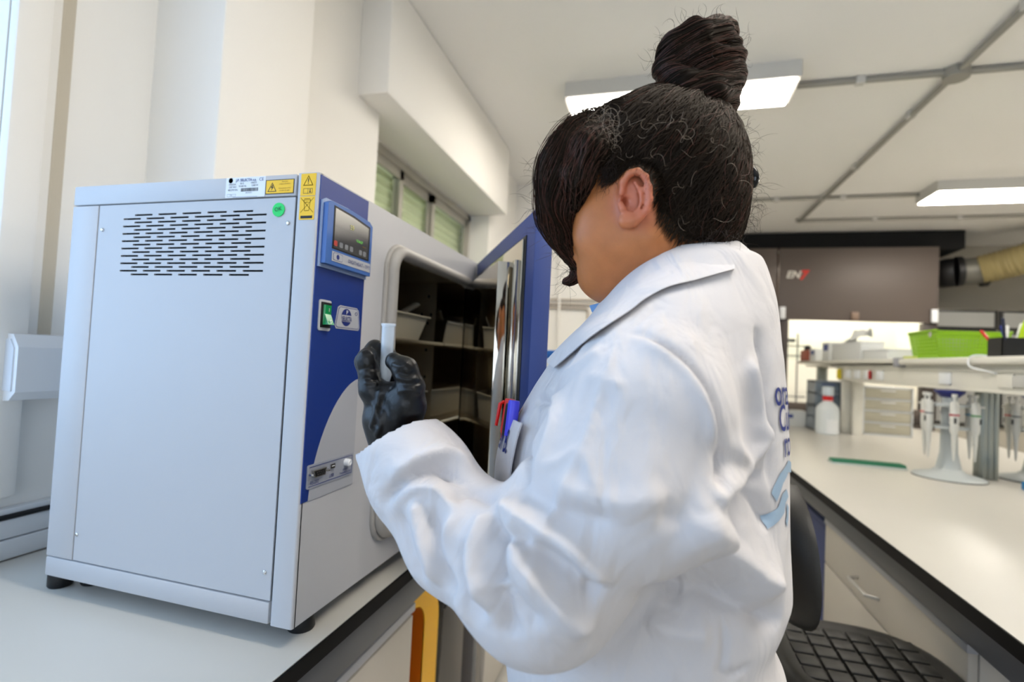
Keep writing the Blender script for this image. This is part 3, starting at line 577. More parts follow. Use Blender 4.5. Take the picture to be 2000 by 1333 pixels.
ps = at(800, 600, d=1.13); crumple('crumpled_packet', 'white packet lying across the middle of the upper tub', (-.80, 1.16, 1.476), (.06, .06, .028), 5, cream_pl)
tp = MB().tube([(-.67, 1.17, 1.44), (-.65, 1.225, 1.475), (-.64, 1.285, 1.505)], [.018, .014, .016], 10, flat=.5); tag(ob('folded_scoop', tp, cream_pl), 'cream scoop end pointing up out of the upper tub', 'scoop')
# ================================================ right island bench
RX0, RX1, RY0, RY1 = .665, 2.45, .25, 5.55
tag(ob('island_worktop', MB().rbox(RX0, RX1, RY0, RY1, .872, .9, r=.002), white_lam), 'long white island worktop with black edge on the right', 'worktop')
iw = bpy.data.objects['island_worktop']
eb = MB(); eb.box(RX0 - .003, RX0 + .003, RY0, RY1, .866, .8985); eb.box(RX0, RX1, RY0 - .003, RY0, .866, .8985); eb.box(RX0, RX1, RY1, RY1 + .003, .866, .8985); ob('edge_band', eb, black_edge, iw, smooth=0)
fm = thing('island_bench_frame', 'grey steel frame carrying the island worktop', 'bench frame', (1.5, 2.8, 0))
for x_ in (.70, 2.40): ob('apron_rail', MB().rbox(x_ - .015, x_ + .015, RY0 + .03, RY1 - .03, .795, .865, r=.002), grey_metal, fm)
for y_ in (.3, 3.6, 5.5):
    for x_ in (.73, 2.38): ob('leg', MB().rbox(x_ - .02, x_ + .02, y_ - .02, y_ + .02, 0, .795, r=.002), grey_metal, fm)
base_cabinet('drawer_cabinet', 'cream drawer cabinet with bar handles under the island worktop', .70, 1.30, 1.385, 2.355, .785, [(.615, .765), (.36, .61), (.10, .355)], .06)
base_cabinet('drawer_cabinet', 'dark blue drawer cabinet under the far part of the island worktop', .74, 1.30, 2.43, 3.3, .735, [(.42, .71), (.10, .41)], .1)
for o in bpy.data.objects:
    if o.parent and o.parent.get('label', '').startswith('dark blue drawer') and o.data and o.name.startswith(('body', 'drawer', 'top_rail')):
        o.data.materials.clear(); o.data.materials.append(mat('blue_laminate', (62, 74, 120), .5))
# shelf unit over the island
sh = thing('island_shelf_unit', 'raised double shelf with aluminium posts above the island worktop', 'shelf', (1.55, 3.5, .9))
SX0, SX1 = 1.36, 1.80; shelf_m = mat('shelf_laminate', (216, 214, 204), .4)
ob('shelf_board', MB().rbox(SX0, SX1, 1.3, 3.42, 1.440, 1.476, r=.014, seg=4), shelf_m, sh)
ob('shelf_board', MB().rbox(SX0, SX1, 3.47, 5.5, 1.452, 1.478, r=.006, seg=2), shelf_m, sh)
ob('board_joint', MB().rbox(SX0 - .004, SX1, 3.42, 3.47, 1.43, 1.482, r=.004), mat('joint_grey', (150, 150, 156), .5), sh)
rail = ob('service_rail', MB().rbox(1.40, 1.475, 1.3, 4.5, 1.322, 1.425, r=.006), shelf_m, sh)
ob('rail_lip', MB().rbox(1.394, 1.402, 1.3, 4.5, 1.322, 1.334, r=.002), shelf_m, rail); ob('rail_lip', MB().rbox(1.394, 1.402, 1.3, 4.5, 1.41, 1.425, r=.002), shelf_m, rail)
ob('rail_bracket', MB().rbox(1.40, 1.74, 1.4, 5.4, 1.425, 1.440, r=.003), shelf_m, sh)
sock_m = mat('socket_grey', (186, 186, 182), .5)
for yy in (2.35, 2.55, 3.0, 3.75, 3.95, 4.12, 4.3):
    sk = ob('socket_plate', MB().rbox(1.392, 1.400, yy - .05, yy + .05, 1.345, 1.405, r=.003), shelf_m if yy < 3 else label_w, rail)
ob('socket_cover', MB().rbox(1.388, 1.394, 2.40, 2.50, 1.352, 1.398, r=.004), sock_m, rail)
tag(ob('tag_clip', MB().rbox(1.385, 1.3905, 3.86, 3.90, 1.348, 1.402, r=.002), mat('red_plastic', (176, 26, 22), .45)), 'small red clip on the white rail under the shelf', 'clip')
tag(ob('tag_clip', MB().rbox(1.385, 1.3935, 4.42, 4.50, 1.335, 1.41, r=.002), mat('yellow_tag', (214, 196, 20), .5)), 'small yellow tag at the far end of the white rail', 'clip')
for yy in (3.0, 4.62):
    pm = ob('post', MB().rbox(1.535, 1.605, yy - .03, yy + .03, .9, 1.44, r=.003), alu if yy < 4 else shelf_m, sh)
    if yy < 4:
        for k in range(4): ob('post_rib', MB().rbox(1.530, 1.535, yy - .029 + k * .0155, yy - .020 + k * .0155, .905, 1.32, r=.0015), alu, pm)
        for k in range(3): ob('post_rib', MB().rbox(1.538 + k * .024, 1.550 + k * .024, yy - .034, yy - .03, .905, 1.32, r=.0015), alu, pm)
ob('end_panel', MB().rbox(1.475, 1.62, 4.66, 4.685, .9, 1.44, r=.003), shelf_m, sh)
ob('post', MB().rbox(1.50, 1.575, 5.35, 5.42, .9, 1.44, r=.003), alu, sh)
# lime basket with pierced walls
bk = thing('storage_basket', 'lime green plastic basket with pierced sides on the shelf', 'basket', (1.57, 3.2, 1.4765))
lime = mat('lime_plastic', (136, 184, 16), .45)
bx0, bx1, by0, by1, bz0, bz1 = 1.385, 1.70, 3.06, 3.36, 1.4775, 1.617
def wall_panel(p00, p10, p01, p11, nx, nz, parent, name='side_wall'):
    P = [np.array(p, float) for p in (p00, p10, p01, p11)]; nrm = np.cross(P[1] - P[0], P[2] - P[0]); nrm /= np.linalg.norm(nrm)
    def put(u, v, t): return tuple((P[0] * (1 - u) + P[1] * u) * (1 - v) + (P[2] * (1 - u) + P[3] * u) * v + nrm * t)
    rc = [((i + .22) / nx, (i + .78) / nx, .1 + .78 * (j + .25) / nz, .1 + .78 * (j + .75) / nz) for i in range(nx) for j in range(nz)]
    return ob(name, perforated(rc, 0, 1, 0, 1, put, .003), lime, parent, smooth=0)
k = .02
b4 = [(bx0 + k, by0 + k), (bx1 - k, by0 + k), (bx1 - k, by1 - k), (bx0 + k, by1 - k)]; t4 = [(bx0, by0), (bx1, by0), (bx1, by1), (bx0, by1)]
for i in range(4):
    j = (i + 1) % 4; n = 20 if i % 2 == 0 else 15
    wall_panel((*b4[j], bz0), (*b4[i], bz0), (*t4[j], bz1), (*t4[i], bz1), n, 6, bk)
ob('rim', loop_tube([(a, b, bz1) for a, b in rrect(bx0 - .003, bx1 + .003, by0 - .003, by1 + .003, .015, 3)], .006, 8, 1.), lime, bk)
ob('base', MB().box(bx0 + k, bx1 - k, by0 + k, by1 - k, bz0, bz0 + .003), lime, bk, smooth=0)
ob('handle_badge', MB().lathe((bx0 + .001, 3.12, 1.60), [(.016, 0), (.016, .003), (.010, .004)], 16, axis=(-1, 0, 0)), chrome, bk)
# pen cup
def pencup(px, py, z):
    t = thing('pen_cup', 'black square pen cup on the shelf beside the lime basket', 'cup', (px, py, z)); b = MB(); s = .047
    b.rbox(px - s, px + s, py - s, py + s, z, z + .004, r=.001)
    for a in ((px - s, px - s + .003, py - s, py + s), (px + s - .003, px + s, py - s, py + s), (px - s, px + s, py - s, py - s + .003), (px - s, px + s, py + s - .003, py + s)): b.box(*a, z, z + .078)
    ob('cup_body', b, black_m, t, smooth=0); return t
pcx, pcy = 1.43, 2.60; pencup(pcx, pcy, 1.4765)
for i, (dx, dy, tx, ty, L, c, lb) in enumerate(((-.02, .03, -.05, .10, .105, (200, 40, 30), 'red pen leaning left in the black pen cup'), (.0, .02, .02, .07, .125, (225, 225, 220), 'white pen leaning left in the black pen cup, beside the red one'), (.02, 0, .02, -.05, .13, (236, 236, 232), 'white pen leaning right in the black pen cup'), (-.01, -.02, -.03, -.03, .12, (40, 60, 170), 'blue pen in the black pen cup'), (.02, -.03, .02, -.08, .14, (190, 220, 30), 'lime highlighter in the black pen cup'), (-.03, -.035, -.04, -.11, .145, (30, 36, 60), 'dark pen leaning right in the black pen cup'))):
    p0 = np.array([pcx + dx * .6, pcy + dy * .6, 1.483]); p1 = p0 + np.array([tx, ty * .45, L])
    t = thing('pen', lb, 'pen', tuple(p0)); r = .0055 if i != 4 else .009; cm_ = mat('pen_colour_%d' % i, c, .35)
    ob('barrel', MB().tube([p0, p0 + (p1 - p0) * .7], r, 8), cm_, t); ob('cap', MB().tube([p0 + (p1 - p0) * .7, p1, p1 + (p1 - p0) * .03], [r * 1.2, r * 1.1, r * .5], 8), cm_, t)
# white slotted basket behind
wb = thing('storage_basket', 'white slotted plastic basket at the back of the shelf behind the pen cup', 'basket', (1.70, 2.28, 1.4765))
rc = [((i + .12) / 7, (i + .88) / 7, v0, v0 + .16) for i in range(7) for v0 in (.22, .52)]
for fa, fb_ in (((1.60, 1.95), (1.60, 2.60)), ((1.60, 2.60), (1.79, 2.60)), ((1.79, 2.60), (1.79, 1.95)), ((1.79, 1.95), (1.60, 1.95))):
    P0, P1 = np.array(fa), np.array(fb_); d_ = (P1 - P0) / np.linalg.norm(P1 - P0); nn_ = np.array([d_[1], -d_[0]])
    ob('side_wall', perforated(rc, 0, 1, 0, 1, lambda u, v, t: (*(P0 * (1 - u) + P1 * u + nn_ * (v * .012 - t)), 1.478 + v * .185), .003), white_pl, wb, smooth=0)
ob('base', MB().box(1.60, 1.79, 1.95, 2.60, 1.4775, 1.481), white_pl, wb, smooth=0)
cab_pts = [(1.52, 2.62, 1.482), (1.42, 2.66, 1.480), (1.365, 2.70, 1.481), (1.350, 2.715, 1.460), (1.352, 2.70, 1.43), (1.385, 2.64, 1.412), (1.39, 2.60, 1.405)]
def smooth_pts(P, n=6):
    P = [np.array(p, float) for p in P]; out = []
    for i in range(len(P) - 1):
        a, b, c, d = P[max(i - 1, 0)], P[i], P[i + 1], P[min(i + 2, len(P) - 1)]
        for k in range(n):
            t = k / n; out.append(.5 * ((2 * b) + (c - a) * t + (2 * a - 5 * b + 4 * c - d) * t * t + (3 * b - a - 3 * c + d) * t ** 3))
    return out + [P[-1]]
tag(ob('power_cable', MB().tube(smooth_pts(cab_pts), .004, 8), white_pl), 'thin white cable draped over the front edge of the shelf below the lime basket', 'cable')
# boxes on the far shelf
SZ = 1.479
def carton(name, label, x0, x1, y0, y1, z0, z1, m, cat='box', flap=None, printm=None):
    t = thing(name, label, cat, ((x0 + x1) / 2, (y0 + y1) / 2, z0)); ob('body', MB().rbox(x0, x1, y0, y1, z0, z1, r=.002), m, t)
    if printm: ob('printed_label', MB().box(x0 - .0008, x0 - .0002, y0 + (y1 - y0) * .2, y0 + (y1 - y0) * .8, z0 + (z1 - z0) * .55, z0 + (z1 - z0) * .9), printm, t, smooth=0)
    if flap: ob('lid', MB().rbox(x0 - .002, x1 + .002, y0 - .002, y1 + .002, z1 - .012, z1 + .002, r=.001), m, t)
    return t
bluel = mat('blue_print', (52, 70, 140), .5); box_m = mat('white_carton', (212, 214, 212), .6)
carton('carton_box', 'small white box with blue label at the left end of the far shelf', 1.37, 1.47, 5.0, 5.16, SZ, SZ + .10, box_m, printm=bluel, flap=1)
carton('carton_box', 'small white box with blue label, second from the left on the far shelf', 1.38, 1.48, 4.66, 4.85, SZ, SZ + .145, box_m, printm=bluel, flap=1)
tb = carton('tissue_box', 'white tissue box with sheets pulled out on the far shelf', 1.38, 1.52, 4.02, 4.60, SZ, SZ + .125, box_m, flap=1)
tis = MB(); P_ = []
for i in range(9):
    for j in range(5):
        u, v = i / 8, j / 4; P_.append((1.44 + .10 * (v - .5) + .02 * math.sin(u * 9), 4.48 - .42 * u + .16 * (v - .5), SZ + .13 + .10 * math.sin(u * 1.7) * (1 - 1.2 * abs(v - .5)) + .02 * math.sin(u * 8 + v * 9)))
tis.add(P_, [(i * 5 + j, i * 5 + j + 1, (i + 1) * 5 + j + 1, (i + 1) * 5 + j) for i in range(8) for j in range(4)]); ob('tissue_sheet', tis, mat('tissue', (222, 224, 222), .8), tb)
carton('carton_box', 'long low white box beside the grey shelf joint', 1.38, 1.52, 3.60, 3.98, SZ, SZ + .06, box_m, flap=1)
carton('folded_paper', 'pale lime paper packet lying next to the shelf joint by the basket', 1.38, 1.46, 3.29, 3.40, 1.4768, 1.49, mat('pale_lime', (206, 214, 120), .7), cat='packet')
carton('sample_rack', 'reddish-brown rack at the far left end of the shelf', 1.37, 1.47, 5.20, 5.46, SZ, SZ + .10, mat('rust_plastic', (150, 62, 36), .5), cat='rack')
tag(ob('bottle_cap_black', MB().lathe((1.42, 5.42, SZ + .1), [(.03, 0), (.03, .04), (.012, .05)], 14), black_m), 'small black cap standing on the reddish-brown rack', 'cap'); bpy.data.objects['bottle_cap_black'].name = 'bottle_cap'
# ---- things on the worktop
# drawer organiser
def organiser(label, x0, x1, y0, y1, z0, z1, n, fm_, dm_, trm):
    t = thing('drawer_organiser', label, 'organiser', ((x0 + x1) / 2, (y0 + y1) / 2, z0)); b = MB()
    b.box(x0, x0 + .012, y0, y1, z0, z1).box(x1 - .012, x1, y0, y1, z0, z1).box(x0, x1, y1 - .006, y1, z0, z1)
    for i in range(n + 1): z_ = z0 + (z1 - z0 - .012) * i / n; b.box(x0, x1, y0, y1, z_, z_ + .012)
    ob('frame', b, fm_, t, smooth=0)
    for i in range(n):
        za = z0 + (z1 - z0 - .012) * i / n + .014; zb_ = z0 + (z1 - z0 - .012) * (i + 1) / n - .002
        d = ob('drawer', MB().rbox(x0 + .014, x1 - .014, y0 + .004, y1 - .01, za, zb_, r=.004), dm_, t); ob('drawer_pull', MB().rbox((x0 + x1) / 2 - .05, (x0 + x1) / 2 + .05, y0 - .008, y0 + .004, zb_ - .02, zb_ - .012, r=.002), trm, d)
    return t
organiser('translucent white four-drawer organiser on the island worktop', 1.64, 1.985, 4.70, 4.95, .9, 1.285, 4, mat('organiser_white', (208, 212, 214), .4), mat('organiser_drawer', (178, 174, 156), .3), white_pl)
organiser('smoky grey drawer organiser standing behind the white bottle', 1.30, 1.50, 4.72, 4.95, .9, 1.31, 4, mat('smoky_plastic', (120, 130, 140), .3), mat('smoky_drawer', (104, 116, 128), .25), mat('blue_pull', (50, 70, 130), .4))
# bottle
bt = thing('wash_bottle', 'white plastic bottle with a red cap and clear overcap on the island worktop', 'bottle', (1.33, 4.50, .9)); bc_ = (1.33, 4.50, .9)
ob('body', MB().lathe(bc_, [(.074, 0), (.08, .006), (.08, .18), (.076, .205), (.055, .235), (.035, .248), (.033, .26)], 32), mat('bottle_white', (214, 220, 222), .35), bt)
ob('cap', MB().lathe(bc_, [(.036, .26), (.036, .292), (.03, .296)], 24), mat('cap_red', (205, 30, 26), .4), bt)
ob('collar', MB().lathe(bc_, [(.034, .25), (.034, .2605)], 24), label_w, bt)
ob('overcap', MB().lathe(bc_, [(.036, .297), (.042, .30), (.040, .365), (.03, .37)], 24), mat('clear_plastic', (196, 206, 212), .15), bt)
ob('label', MB().add([(1.33 + .0806 * math.cos(a), 4.5 + .0806 * math.sin(a), z) for z in (.915, 1.02) for a in np.linspace(-1.9, -.6, 12)], [(i, i + 1, 13 + i, 12 + i) for i in range(11)]), label_w, bt)
carton('carton_box', 'small white carton with blue print lying left of the white bottle', 1.05, 1.30, 4.95, 5.1, .9, 1.03, mat('white_carton', (212, 214, 212), .6), flap=1)
ob('printed_label', MB().box(1.10, 1.2, 4.9475, 4.9482, .97, 1.0), bluel, bpy.data.objects['carton_box.003'], smooth=0)
# green tray
gt = thing('gel_tray', 'long green tray with a clear lid lying flat on the island worktop', 'tray', (1.09, 3.05, .9))
ob('tray_body', MB().rbox(.925, 1.265, 3.035, 3.115, .9, .909, r=.002), mat('tray_clear', (190, 200, 196), .2), gt); ob('green_insert', MB().rbox(.930, 1.260, 3.040, 3.110, .909, .922, r=.003), mat('green_insert', (34, 116, 84), .4), gt)
rb_ = MB()
for i in range(40): rb_.box(.934 + i * .0081, .938 + i * .0081, 3.043, 3.106, .922, .9245)
tag(ob('ridge', rb_, mat('green_insert', (34, 116, 84), .4), gt, smooth=0), kind='stuff'); gt.rotation_euler.z = -.02
# pipette stands
st_m = mat('stand_grey', (178, 184, 184), .4); pip_m = mat('pipette_grey', (208, 208, 202), .4)
def pipette(label, cx, cy, ang, z, band, group):
    d = np.array([math.cos(ang), math.sin(ang), 0]); b = np.array([cx, cy, z]) + d * .098
    t = thing('pipette', label, 'pipette', tuple(b), group=group)
    ob('handle', MB().tube([b + [0, 0, .0], b + [0, 0, .02], b + [0, 0, .12], b + [0, 0, .15]], [.013, .017, .018, .014], 12), pip_m, t)
    ob('finger_hook', MB().rbox(b[0] + d[0] * .012 - .008, b[0] + d[0] * .03 + .008, b[1] + d[1] * .012 - .008, b[1] + d[1] * .03 + .008, z + .125, z + .135, r=.003), pip_m, t)
    ob('plunger', MB().tube([b + [0, 0, .15], b + [0, 0, .17], b + [0, 0, .17], b + [0, 0, .185]], [.005, .005, .011, .011], 10), pip_m, t)
    ob('colour_band', MB().tube([b + [0, 0, .085], b + [0, 0, .092]], .0186, 12), band, t)
    ob('display', MB().rbox(b[0] + d[0] * .017 - .004, b[0] + d[0] * .017 + .004, b[1] + d[1] * .017 - .004, b[1] + d[1] * .017 + .004, z + .05, z + .075, r=.001), black_m, t)
    ob('shaft', MB().tube([b, b - [0, 0, .05], b - [0, 0, .11], b - [0, 0, .125]], [.011, .009, .0045, .003], 10), pip_m, t)
def stand(cx, cy, label, sidew):
    t = thing('pipette_stand', label, 'stand', (cx, cy, .9))
    ob('base', MB().lathe((cx, cy, .9), [(.14, 0), (.142, .006), (.136, .012), (.07, .028), (.05, .045)], 40), st_m, t)
    ob('base_ring', MB().lathe((cx, cy, .9), [(.1425, .0), (.1425, .0035)], 40), black_m, t)
    ob('column', MB().lathe((cx, cy, .9), [(.05, .045), (.035, .12), (.032, .24), (.03, .40)], 28), st_m, t)
    ob('carousel', MB().lathe((cx, cy, .9), [(.03, .232), (.088, .236), (.088, .246), (.03, .25)], 6), st_m, t, smooth=0)
    ob('carousel', MB().lathe((cx, cy, .9), [(.03, .338), (.085, .342), (.085, .352), (.03, .358)], 6), st_m, t, smooth=0)
    ob('top_knob', MB().lathe((cx, cy, .9), [(.035, .385), (.06, .41), (.06, .418), (.0, .42)], 24), mat('knob_blue', (28, 36, 108), .4), t)
    bands = [(176, 40, 60), (50, 140, 60), (30, 120, 170), (60, 60, 110), (200, 60, 60), (90, 90, 96)]
    for i in range(6):
        a = math.radians(-105 + 60 * i); c = bands[i]
        nm = ['rose', 'green', 'light blue', 'violet', 'red', 'dark grey'][i]
        pipette('grey pipette with %s band hanging on the %s pipette stand' % (nm, sidew), cx, cy, a, 1.118, mat('band_%d' % i, c, .4), 'pipettes on the %s stand' % sidew)
stand(1.385, 2.93, 'grey carousel pipette stand with a blue knob, left of the aluminium post', 'left')
p = at(2022, 930, z=.9); stand(1.80, 3.06, 'grey carousel pipette stand right of the aluminium post, cut by the photo edge', 'right')
carton('tip_box', 'bright blue tip rack at the right photo edge on the worktop', 1.595, 1.72, 2.70, 2.80, .9, .935, mat('sky_blue_plastic', (20, 120, 180), .4), cat='rack')

# ================================================ chair
ch = thing('office_chair', 'black office chair with a quilted seat in the aisle behind her', 'chair', (.49, 1.345, 0))
pu = mat('black_polyurethane', (30, 29, 26), .5, bump=.3, bscale=300)
SC = (.49, 1.345)
def seat_pt(a, r, z):  # rounded-square plan
    q = (abs(math.cos(a)) ** 3 + abs(math.sin(a)) ** 3) ** (-1 / 3); return (SC[0] + r * .84 * q * math.cos(a), SC[1] + r * .84 * q * math.sin(a), z)
V = []; prof = [(a_, b_ + .14) for a_, b_ in [(.0, .53), (.20, .527), (.235, .537), (.245, .56), (.235, .58), (.205, .587), (.17, .577), (.10, .573), (.0, .571)]]; N = 48
for r, z in prof:
    for i in range(N):
        a = 2 * math.pi * i / N; x, y, zz = seat_pt(a, max(r, 1e-4), z); V.append((x, y, zz + (.012 * ((x - SC[0]) / .21) ** 2 * -1 if x > SC[0] and z > .705 else 0)))
ob('seat', MB().add(V, [(j * N + i, j * N + (i + 1) % N, (j + 1) * N + (i + 1) % N, (j + 1) * N + i) for j in range(len(prof) - 1) for i in range(N)]), pu, ch, smooth=60)
pads = None
for i in range(6):
    for j in range(6):
        x = SC[0] - .125 + i * .05; y = SC[1] - .1275 + j * .051
        if pads is None: pads = ob('seat_pad', MB().rbox(x - .0215, x + .0215, y - .022, y + .022, .707, .723, r=.0035), pu, ch); p0 = (x, y)
        else:
            c = pads.copy(); COL.objects.link(c); c.location = (x - p0[0], y - p0[1], 0)
B = MB(); V = []; nu, nw = 13, 15
for side in (0, 1):
    for j in range(nw):
        v = j / (nw - 1); hw = max(.03, .190 * max(0, 1 - abs(2 * v - 1) ** 2.2) ** .5)
        for i in range(nu):
            u = 2 * i / (nu - 1) - 1; x = .350 - .02 * v - .02 * (1 - u * u) + (0 if side else -.04 * (1 - u ** 4) * (1 - abs(2 * v - 1) ** 6) - .012); V.append((x, SC[1] + u * hw, .795 + .315 * v))
f = [(j * nu + i, j * nu + i + 1, (j + 1) * nu + i + 1, (j + 1) * nu + i) for j in range(nw - 1) for i in range(nu - 1)]
M_ = nu * nw; f2 = [tuple(q + M_ for q in reversed(g)) for g in f]
bd_ = [i for i in range(nu)] + [j * nu + nu - 1 for j in range(1, nw)] + [(nw - 1) * nu + i for i in range(nu - 2, -1, -1)] + [j * nu for j in range(nw - 2, 0, -1)]
f3 = [(bd_[(i + 1) % len(bd_)], bd_[i], bd_[i] + M_, bd_[(i + 1) % len(bd_)] + M_) for i in range(len(bd_))]
ob('backrest', MB().add(V, f + f2 + f3), pu, ch, smooth=60)
ob('back_support', MB().tube(smooth_pts([(.47, SC[1], .655), (.30, SC[1], .66), (.235, SC[1], .73), (.245, SC[1], .90)]), .02, 10, flat=.5), black_m, ch)
ob('gas_lift', MB().lathe((SC[0], SC[1], .1), [(.028, 0), (.028, .2), (.016, .2), (.016, .565), (.07, .567)], 20), chrome, ch)
for i in range(5):
    a = math.radians(20 + 72 * i); d = np.array([math.cos(a), math.sin(a), 0]); c0 = np.array([SC[0], SC[1], .11])
    lg = ob('leg', MB().tube([c0, c0 + d * .12 + [0, 0, -.01], c0 + d * .24 + [0, 0, -.04]], [.028, .022, .014], 8), black_m, ch)
    cc = c0 + d * .24; ob('castor', MB().lathe((cc[0], cc[1] - .012, .026), [(.02, 0), (.026, .004), (.026, .02), (.02, .024)], 16, axis=(0, 1, 0)), black_m, lg)

# ================================================ fume hoods and the far wall
HY = 6.0; hood_m = mat('brown_hood_panel', (92, 82, 76), .45, .1); hood_d = mat('hood_dark_frame', (58, 50, 46), .5)
def hood(x0, x1, label, txt):
    t = thing('fume_hood', label, 'fume hood', ((x0 + x1) / 2, HY + .4, 0)); zt_, zo, zb0 = 2.695, 1.925, .96
    up = ob('upper_panel', MB().rbox(x0 + .008, x1 - .008, HY, HY + .03, zo, zt_, r=.004), hood_m, t)
    ob('top', MB().box(x0, x1, HY + .03, HY + .85, zt_ - .03, zt_), hood_m, t, smooth=0)
    for xx in (x0, x1 - .12): ob('side_post', MB().rbox(xx, xx + .12, HY + .02, HY + .12, zb0, zo, r=.004), hood_d, t)
    for xx in (x0, x1 - .03): ob('side_panel', MB().box(xx, xx + .03, HY + .12, HY + .85, 0, zt_ - .03), hood_m, t, smooth=0)
    inn = mat('hood_interior', (240, 238, 230), .6)
    ob('interior_back', MB().box(x0 + .03, x1 - .03, HY + .80, HY + .82, zb0, zt_ - .03), inn, t, smooth=0)
    for xx in (x0 + .03, x1 - .05): ob('interior_side', MB().box(xx, xx + .02, HY + .12, HY + .80, zb0, zt_ - .03), inn, t, smooth=0)
    ob('work_surface', MB().rbox(x0 + .03, x1 - .03, HY - .03, HY + .82, zb0 - .04, zb0, r=.004), hood_d, t)
    ob('sash_sill', MB().rbox(x0 + .1, x1 - .1, HY + .01, HY + .06, zb0, zb0 + .09, r=.006), hood_m, t)
    ob('base_cabinet', MB().rbox(x0 + .01, x1 - .01, HY + .01, HY + .8, .08, zb0 - .04, r=.004), hood_m, t)
    sash = bpy.data.materials.get('sash_glass') or glass_m
    ob('sash', MB().box(x0 + .12, x1 - .12, HY + .07, HY + .076, 1.5, zo), sash, t, smooth=0)
    ob('hood_lamp', MB().box(x0 + .25, x1 - .25, HY + .3, HY + .42, 2.55, 2.56), mat('hood_lamp', (255, 246, 228), .5, emit=50), t, smooth=0)
    ob('sash_stop', MB().rbox(x1 - .075, x1 - .02, HY - .03, HY, 1.93, 2.06, r=.006), white_pl, t); ob('sash_stop', MB().rbox(x0 + .02, x0 + .075, HY - .03, HY, 1.93, 2.06, r=.006), white_pl, t)
    ob('sash_handle', MB().rbox((x0 + x1) / 2 - .04, (x0 + x1) / 2 + .03, HY - .02, HY, 1.94, 2.02, r=.006), mat('handle_tan', (130, 108, 92), .5), t)
    return t, up
h1, up1 = hood(1.27, 2.735, 'brown fume hood with a lit white interior, marked with a red seven', 1)
hood(-.2 + .46, 1.26, 'brown fume hood left of the marked one, hidden mostly by her head', 0)
a = at(1535, 543, y=HY); text('print', 'EN', .105, (np.array([a[0], HY - .001, a[2] - .0]), np.array([1., 0, 0]), vS), mat('sign_white', (214, 208, 198), .5), up1, shear=.25, bold=.003)
a = at(1561, 544, y=HY); text('print', '7', .135, (np.array([a[0], HY - .001, a[2] - .01]), np.array([1., 0, 0]), vS), mat('sign_red', (206, 40, 24), .5), up1, shear=.25, bold=.006)
pst = thing('indicator_post', 'dark post with glowing blue and green indicator lamps beside the hood opening', 'indicator', (1.19, 5.94, .9))
ob('post_body', MB().rbox(1.225, 1.265, 5.90, 5.94, .0, 2.0, r=.004), hood_d, pst)
for z_, c in ((1.795, (110, 90, 255)), (1.70, (10, 220, 130))): ob('indicator_lamp', MB().lathe((1.245, 5.90, z_), [(.022, 0), (.02, .01), (0, .016)], 14, axis=(0, -1, 0)), mat('led_%d' % c[0], c, .4, emit=3), pst)
rt = thing('retort_stand', 'thin metal retort stand with clamp inside the lit fume hood', 'stand', (1.45, 6.3, .96))
for x_ in (1.42, 1.55): ob('rod', MB().cyl((x_, 6.3, .96), (x_, 6.3, 1.80), .008, n=8), grey_metal, rt)
for z_ in (1.66, 1.55, 1.1): ob('cross_rod', MB().cyl((1.38, 6.3, z_), (1.64, 6.3, z_), .007, n=8), grey_metal, rt)
ob('clamp', MB().rbox(1.36, 1.52, 6.26, 6.32, 1.70, 1.74, r=.01), grey_metal, rt)
tag(ob('black_tray', MB().rbox(1.40, 2.0, 6.1, 6.5, .965, 1.02, r=.01), black_m), 'black tray on the floor of the lit fume hood', 'tray')
# near-black box filling the gap above the hoods
struct('trim_4', MB().rbox(.27, 3.0, HY + .12, HY + .9, 2.70, 2.89, r=.004), mat('gap_black', (12, 12, 12), .9))
# exhaust duct
dk = thing('exhaust_duct', 'beige flexible exhaust duct with a black clamp on the far wall', 'duct', (3.2, 6.3, 2.4))
def dp(px, py, y): return at(px, py, y=y)
pts = [dp(1915, 528, 6.2), dp(1960, 517, 6.12), dp(2010, 503, 6.0), dp(2080, 478, 5.9), dp(2200, 440, 5.9)]
P = smooth_pts(pts, 14); R_ = [.145 + .006 * math.cos(i * 2.2) for i in range(len(P))]
ob('flexible_hose', MB().tube(P, R_, 20), mat('duct_beige', (142, 128, 86), .6), dk)
ob('metal_sleeve', MB().cyl(dp(1868, 532, 6.25), dp(1918, 528, 6.2), .135), mat('dull_metal', (110, 108, 100), .5, .5), dk)
for px in (1866, 1915): ob('clamp_ring', MB().cyl(dp(px, 531, 6.24), dp(px + 12, 530, 6.23), .155), black_m, dk)
ob('elbow', MB().tube(smooth_pts([dp(1866, 532, 6.25), dp(1848, 534, 6.3), dp(1838, 536, 6.45), dp(1838, 536, 6.8)]), .15, 18), black_m, dk)
# glazed cabinets right of the hood
gc = thing('glazed_cabinet', 'row of pale glazed wall cabinets with black frames right of the hood', 'cabinet', (4.0, 6.5, 0))
ob('carcass', MB().box(2.80, 5.18, 6.42, 6.88, 0, 2.12), farwall_m, gc, smooth=0)
for i in range(3):
    x0 = 2.82 + i * .62
    d = ob('door', MB().rbox(x0, x0 + .60, 6.385, 6.418, 1.90, 2.11, r=.003), black_m, gc); ob('pane', MB().box(x0 + .03, x0 + .57, 6.380, 6.386, 1.93, 2.085), mat('frosted_pane', (150, 150, 146), .3), d, smooth=0)
    d = ob('door', MB().rbox(x0, x0 + .60, 6.385, 6.418, .9, 1.89, r=.003), black_m, gc); ob('pane', MB().box(x0 + .03, x0 + .57, 6.380, 6.386, .93, 1.86), mat('frosted_pane', (150, 150, 146), .3), d, smooth=0)
